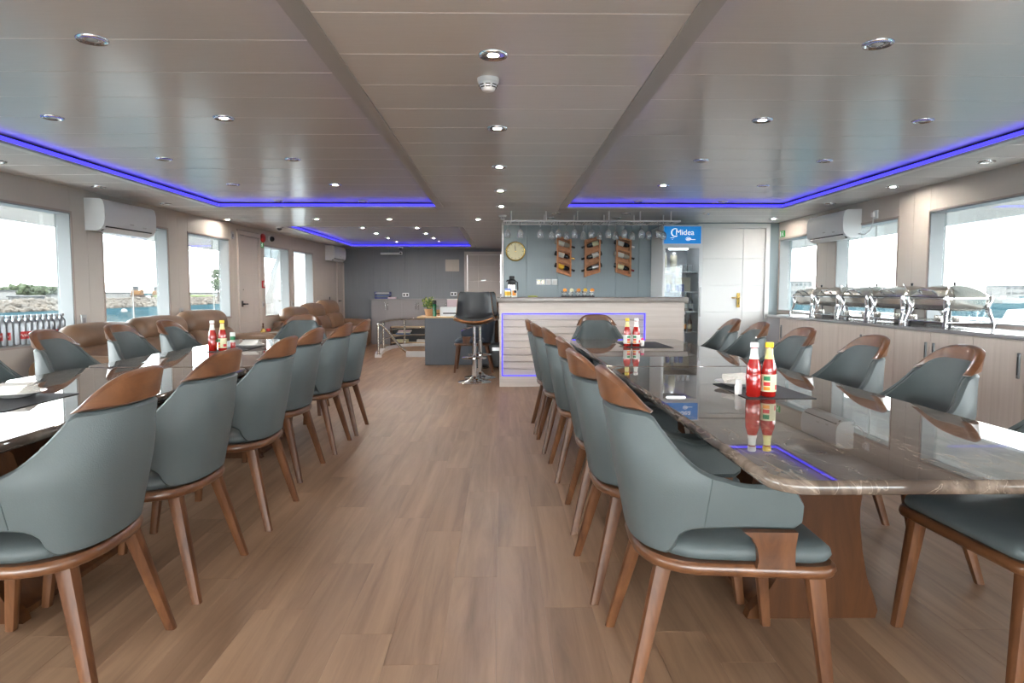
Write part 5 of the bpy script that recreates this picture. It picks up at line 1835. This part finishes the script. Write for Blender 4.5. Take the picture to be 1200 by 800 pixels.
def smoke_detector(loc, label):
    t = thing('smoke_detector', label, 'smoke detector', loc)
    obj('base', MB().lathe([(.044, -.022), (.050, -.018), (.052, 0)], n=28), 'white_plastic', t)
    hd = obj('head', MB().lathe([(0, -.060), (.018, -.060), (.028, -.056), (.038, -.040), (.046, -.022)], n=28), 'white_plastic', t, smooth=50)
    for k in range(8):
        a = 2 * PI * k / 8
        for j in range(2):
            z = -.033 - .010 * j
            r = .0425 - .006 * j
            c_ = Vector((r * math.cos(a), r * math.sin(a), z))
            obj('vent', MB().cbox(c_, (.004, .022, .004), Matrix.Rotation(a, 3, 'Z')), 'dark_slot', hd)


smoke_detector((-.063, 3.31, CEIL), 'white smoke detector behind the nearest middle downlight')
smoke_detector((.012, 9.05, CEIL), 'white smoke detector above the left end of the bar')


def dome_camera(loc, label):
    t = thing('dome_camera', label, 'security camera', loc)
    obj('base', MB().lathe([(.05, -.02), (.055, -.016), (.055, 0)], n=20), 'white_plastic', t)
    obj('dome', MB().lathe([(0, -.055), (.02, -.050), (.035, -.036), (.04, -.02)], n=20), 'black_plastic', t, smooth=60)


dome_camera((-3.45, 10.75, CEIL), 'dome camera on the ceiling by the left wall')
dome_camera((-2.28, 15.55, CEIL), 'dome camera on the ceiling near the far wall')
p = left_wall_point(11.30)
t = thing('alarm_bell', 'red alarm bell on the left wall above the far windows', 'alarm bell', (p.x, p.y, 2.06), a_)
mx_ = Matrix.Rotation(PI / 2, 3, 'Y')
obj('back_plate', MB().lathe([(.05, 0), (.05, .012)], n=20, mtx=mx_), 'alarm_red', t)
obj('gong', MB().lathe([(.075, .012), (.074, .03), (.06, .05), (.03, .058), (0, .06)], n=24, mtx=mx_), 'alarm_red', t, smooth=60)
p = left_wall_point(11.62)
t = thing('wall_camera', 'white security camera beside the red alarm bell', 'security camera', (p.x, p.y, 2.07), a_)
obj('base', MB().lathe([(.05, 0), (.05, .02), (.04, .03)], n=18, mtx=mx_), 'white_plastic', t)
obj('ball', MB().lathe([(.04, .025), (.045, .05), (.035, .075), (.02, .085), (0, .088)], n=18, mtx=mx_), 'black_plastic', t, smooth=60)


def exit_sign(loc, rz, label):
    """local x away from the wall, y along it"""
    t = thing('exit_sign', label, 'exit sign', loc, rz)
    pl = obj('plate', MB().rbox((.004, 0, 0), (.008, .17, .09), .002, 2), 'exit_green', t)
    m_ = MB().rod((.009, .045, .026), (.0095, .045, .0261), .01)
    m_ = MB().box(.0082, .0090, -.075, -.045, -.035, .035)
    obj('doorway', m_, 'sign_white', pl)
    man = MB()
    man.rod((.0082, .02, .024), (.0090, .02, .024), .010, n=10)
    man.add([(.0086, .03, .012), (.0086, .008, .012), (.0086, .012, -.010), (.0086, .030, -.008)], [(0, 1, 2, 3)])
    man.add([(.0086, .012, -.006), (.0086, -.012, -.016), (.0086, -.018, -.034), (.0086, -.010, -.034), (.0086, -.004, -.020), (.0086, .018, -.012)], [(0, 1, 2, 3, 4, 5)])
    man.add([(.0086, .028, -.006), (.0086, .032, -.022), (.0086, .052, -.026), (.0086, .052, -.033), (.0086, .026, -.028), (.0086, .018, -.008)], [(0, 1, 2, 3, 4, 5)])
    man.add([(.0086, .010, .012), (.0086, -.012, .002), (.0086, -.012, -.005), (.0086, .012, .004)], [(0, 1, 2, 3)])
    obj('running_figure', man, 'sign_white', pl)


p = left_wall_point(11.28)
exit_sign((p.x, p.y, 1.95), a_, 'green exit sign under the red alarm bell on the left wall')
exit_sign((X_R, 9.86, 2.02), PI, 'green exit sign above the narrow window on the right wall')


def left_plate(y, z, label, m_='brushed', h=.10, w=.085):
    p = left_wall_point(y)
    t = thing('wall_plate', label, 'switch', (p.x, p.y, z), a_)
    pl = obj('plate', MB().rbox((.006, 0, 0), (.012, w, h), .003, 2), m_, t)
    obj('rocker', MB().rbox((.013, 0, -.005), (.006, w * .5, h * .45), .002, 2), 'cab_grey', pl)


left_plate(6.83, .91, 'grey socket on the wall between the first two left windows')
left_plate(8.70, .93, 'grey socket on the wall between second and third left windows')
left_plate(10.22, 2.02, 'small grey plate high on the wall left of the side door')
left_plate(11.29, .98, 'small switch plate right of the side door')
left_plate(12.63, .97, 'small switch plate between the two far left windows')
left_plate(14.9, 1.02, 'small switch plate above the far sofa', 'black_plastic', .12, .04)
p = left_wall_point(11.29)
t = thing('call_point', 'red square call point right of the side door', 'alarm button', (p.x, p.y, 1.31), a_)
obj('box', MB().rbox((.015, 0, 0), (.03, .10, .12), .004, 2), 'alarm_red', t)
obj('button_glass', MB().box(.03, .0315, -.035, .035, -.04, .035), 'label_white', t)

# ================================================================== OUTSIDE
SEA = CAM_Z - 4.0
sea = slab('sea', MB().add([(-1500, -400, SEA), (1500, -400, SEA), (1500, 2600, SEA), (-1500, 2600, SEA)], [(0, 1, 2, 3)]), 'sea', 'turquoise sea around the ship')
p4 = [(14.15, -.1), (14.45, 1.10), (15.65, 2.05), (15.75, 2.36), (20, 2.36), (20, -.1)]
slab('wing_wall', MB().prism(list(reversed(p4)), 'x', -5.06, -4.96), 'ship_white', 'white slanted wing wall outside the far left windows')
t = thing('grab_handle', 'curved steel grab handle on the white wing wall outside', 'handle', (-4.96, 15.55, .98))
obj('bar', MB().tube([(0, -.22, .02), (.07, -.20, 0), (.07, .20, 0), (0, .22, .02)], .016, 8), 'steel', t)
for y in (-.22, .22):
    obj('flange', MB().rod((.0, y, .02), (.008, y, .02), .035), 'steel', t)
# deck rail outside the right windows
t = thing('deck_rail', 'white guard rail of the side deck outside the right windows', 'railing', (5.4, 0, -.10))
for i in range(9):
    obj('post', MB().rod((0, 2.0 + 1.1 * i, 0), (0, 2.0 + 1.1 * i, .98), .022, n=8), 'ship_white', t)
for z in (.98, .66, .34):
    obj('rail', MB().rod((0, 1.0, z), (0, 11.5, z), .02, n=8), 'ship_white', t)
# shore on the left: sand, breakwater rocks, grass, trees, buildings
slab('shore', MB().add([(-96, -100, SEA), (-96, 420, SEA), (-101, 420, SEA + 2.0), (-101, -100, SEA + 2.0), (-700, 420, SEA + 2.4), (-700, -100, SEA + 2.4)], [(0, 3, 2, 1)[::-1], (3, 5, 4, 2)[::-1]]), 'sand', 'pale sandy shore across the water')
rk = MB()
rnd = random.Random(3)
ico = bmesh.new(); bmesh.ops.create_icosphere(ico, subdivisions=1, radius=1.0)
iv = [v.co.copy() for v in ico.verts]; jf = [tuple(v.index for v in f.verts) for f in ico.faces]; ico.free()
for i in range(2600):
    f = rnd.random()
    c = Vector((-95.5 - 6.0 * f, rnd.uniform(90, 330), SEA + 2.1 * f + rnd.uniform(-.1, .2)))
    s_ = rnd.uniform(.35, .95)
    rk.add([Vector((v.x * s_ * rnd.uniform(.7, 1.2), v.y * s_ * rnd.uniform(.8, 1.3), v.z * s_ * rnd.uniform(.5, .9))) + c for v in iv], jf)
o = obj('breakwater', rk, 'rock', smooth=0)
tag(o, 'heaped pale boulders of the breakwater across the water', 'rocks', kind='stuff')
tag(obj('grass_bank', MB().rbox((-105.5, 231, SEA + 2.5), (2.5, 40, 1.0), .5, 3), 'grass'), 'bright green grass strip on top of the breakwater', 'grass')


def tree(x, y, h, r, label):
    z0 = SEA + 2.2
    t = thing('tree', label, 'tree', (x, y, z0), 0, 'trees on the shore')
    obj('trunk', MB().rod((0, 0, 0), (0, 0, h * .5), .25, .15), 'trunk', t)
    m_ = MB()
    rr = random.Random(int(x * 7 + y * 13))
    for i in range(90):
        a = rr.uniform(0, 2 * PI); q = rr.uniform(0, .75) * r
        c = Vector((q * math.cos(a), q * math.sin(a), h * .58 + rr.uniform(-.28, .34) * h))
        s_ = rr.uniform(.12, .24) * r
        m_.add([v * s_ * rr.uniform(.6, 1.3) + c for v in iv], jf)
    obj('crown', m_, 'tree_leaf', t, smooth=0)


for i, (px, D, h, r) in enumerate(((33, 205, 4.0, 4.2), (46, 220, 3.6, 3.8), (52, 235, 3.6, 4), (58, 205, 3.4, 3.4), (65, 212, 3.4, 3.2), (20, 220, 3.2, 3.5), (12, 235, 3.4, 3.4))):
    tree((px - 588) / 800 * D, D, h, r, 'leafy shore tree in the first window, %s from the left' % ORD[[3, 4, 5, 6, 7, 2, 1][i] - 1] if i != 5 and i != 6 else 'low shore tree at the left edge of the first window, %s' % ['inner one', 'outer one'][i - 5])
tree((259 - 588) / 800 * 130, 130, 6.6, 1.7, 'tall green tree in the third left window')


def far_building(px0, px1, D, y_top, dep, material, label, wins=0, floors=1, side=1):
    """block whose foot is on the shore or sea; px gives bearing, D the distance ahead"""
    x0 = (px0 - 588) / 800 * D; x1 = (px1 - 588) / 800 * D
    zt = CAM_Z + (342 - y_top) * D / 800
    z0 = SEA + 1.8
    t = thing('building', label, 'building', ((x0 + x1) / 2, D, z0), 0, 'buildings across the water')
    w = abs(x1 - x0); h = zt - z0
    obj('wall', MB().box(-w / 2, w / 2, 0, dep, 0, h), material, t)
    obj('roof', MB().box(-w / 2 - .3, w / 2 + .3, -.3, dep + .3, h, h + .25), 'far_grey' if material != 'far_grey' else 'far_white', t)
    for f in range(floors):
        for i in range(wins):
            xa = -w / 2 + w * (i + .2) / wins; xb = -w / 2 + w * (i + .75) / wins
            za = h * (f + .45) / floors; zb = h * (f + .75) / floors
            obj('window', MB().box(xa, xb, -.06, .02, za, zb), 'far_window', t)
    return t


far_building(0, 7, 175, 341, 6, 'far_white', 'small white house at the left edge of the first window', 2)
far_building(9, 15, 192, 346.5, 6, 'far_grey', 'low grey shed beside the white house on the shore', 2)
far_building(17, 31, 174, 347.8, 6, 'far_white', 'low white store house under the shore trees', 4)
far_building(33, 42, 188, 347, 6, 'far_grey', 'dark blue grey shed below the shore trees', 2)
far_building(62, 66.5, 175, 346, 8, 'far_white', 'white shed at the right of the first window', 1)
far_building(122, 157, 230, 343.0, 6, 'far_white', 'long white hoarding in the second left window', 0)
far_building(222, 254, 260, 343.2, 6, 'far_white', 'long white hoarding in the third left window', 0)
t = thing('excavator', 'orange excavators working on the breakwater in the second window', 'excavator', ((171 - 588) / 800 * 226, 226, SEA + 2.2))
obj('body', MB().rbox((-1.5, 0, 1.6), (3.2, 2.6, 1.6), .2, 2).rbox((4.6, 1, 1.5), (2.8, 2.4, 1.5), .2, 2), 'far_orange', t)
obj('cab', MB().rbox((-2.2, 0, 3.0), (1.5, 1.6, 1.5), .15, 2).rbox((4.4, 1, 2.9), (1.4, 1.6, 1.5), .15, 2), 'far_grey', t)
obj('boom', MB().tube([(-.3, -.3, 2.2), (1.4, -.5, 3.1), (2.6, -.6, 1.2)], .22, 6), 'far_orange', t)
obj('tracks', MB().rbox((-1.5, 0, .4), (4.0, 2.8, .8), .3, 2).rbox((4.6, 1, .4), (3.6, 2.8, .8), .3, 2), 'trunk', t)
t = thing('buoy', 'white mooring buoy floating in the second left window', 'buoy', ((149.5 - 588) / 800 * 137, 137, SEA))
obj('float', MB().lathe([(.0, -.3), (.5, -.2), (.62, .1), (.5, .5), (.2, .68), (0, .7)], n=16), 'far_white', t, smooth=60)
obj('ring', MB().tube([(.12 * math.cos(a), 0, .78 + .12 * math.sin(a)) for a in [2 * PI * i / 10 for i in range(10)]], .03, 5, closed=True), 'far_grey', t)
# starboard: marina in the distance
far_building(921, 953, 330, 330, 20, 'far_white', 'pale hotel block seen in the narrow right window', 6, 2)
far_building(1000, 1040, 420, 338, 20, 'far_white', 'long low terminal seen in the second right window', 6, 1)
far_building(1183, 1215, 340, 335, 14, 'far_white', 'pale port building at the right edge of the big right window', 4, 2)
for i, (px, D, L) in enumerate(((1152, 300, 18), (1166, 270, 14), (1178, 255, 15), (1192, 240, 12))):
    t = thing('motor_boat', 'white motor boat moored far off in the right window, %s from the left' % ORD[i], 'boat', ((px - 588) / 800 * D, D, SEA), R(8), 'moored boats')
    h = L / 2
    obj('hull', MB().prism([(-h, .9), (-h * .95, .0), (h * .8, .0), (h, 1.7), (h * .5, 1.5), (-h, 1.3)], 'y', -1.8, 1.8), 'far_white', t)
    obj('cabin', MB().prism([(-h * .7, 1.3), (h * .35, 1.4), (h * .15, 2.7), (-h * .6, 2.8)], 'y', -1.4, 1.4), 'far_white', t)
    obj('stripe', MB().box(-h * .9, h * .75, -1.84, 1.84, .45, .7), 'book_blue', t)
    obj('mast', MB().rod((0, 0, 2.7), (0, 0, 4.6), .08, n=6), 'far_grey', t)
# white bow of the boat alongside: its tip shows at the right edge
t = thing('neighbour_boat', 'white pointed boat bow reaching in at the right edge outside', 'boat', (13.2, 17.0, SEA), 0)
bp_ = [(-.6 + .0, 0.0), (.2, -.75), (1.4, -1.35), (3.4, -1.6), (9, -1.6), (9, 1.6), (3.4, 1.6), (1.4, 1.35), (.2, .75)]
tp_ = [(x * 1.0, y) for x, y in bp_]
lo_ = [(x * .8 + 1.4, y * .6) for x, y in bp_]
obj('hull', MB().rings([[(x, y, 0.0) for x, y in lo_], [(x * .95 + .4, y * .92, 2.2) for x, y in bp_], [(x, y, 3.35 + .012 * x) for x, y in bp_], [(x + .12, y * .94, 3.55 - .0 * x) for x, y in bp_]]), 'ship_white', t, smooth=30)
obj('deck_house', MB().rings([[(3.0, -1.1, 3.5), (9, -1.2, 3.5), (9, 1.2, 3.5), (3.0, 1.1, 3.5)], [(4.2, -.9, 4.4), (9, -1.0, 4.6), (9, 1.0, 4.6), (4.2, .9, 4.4)]]), 'ship_white', t)
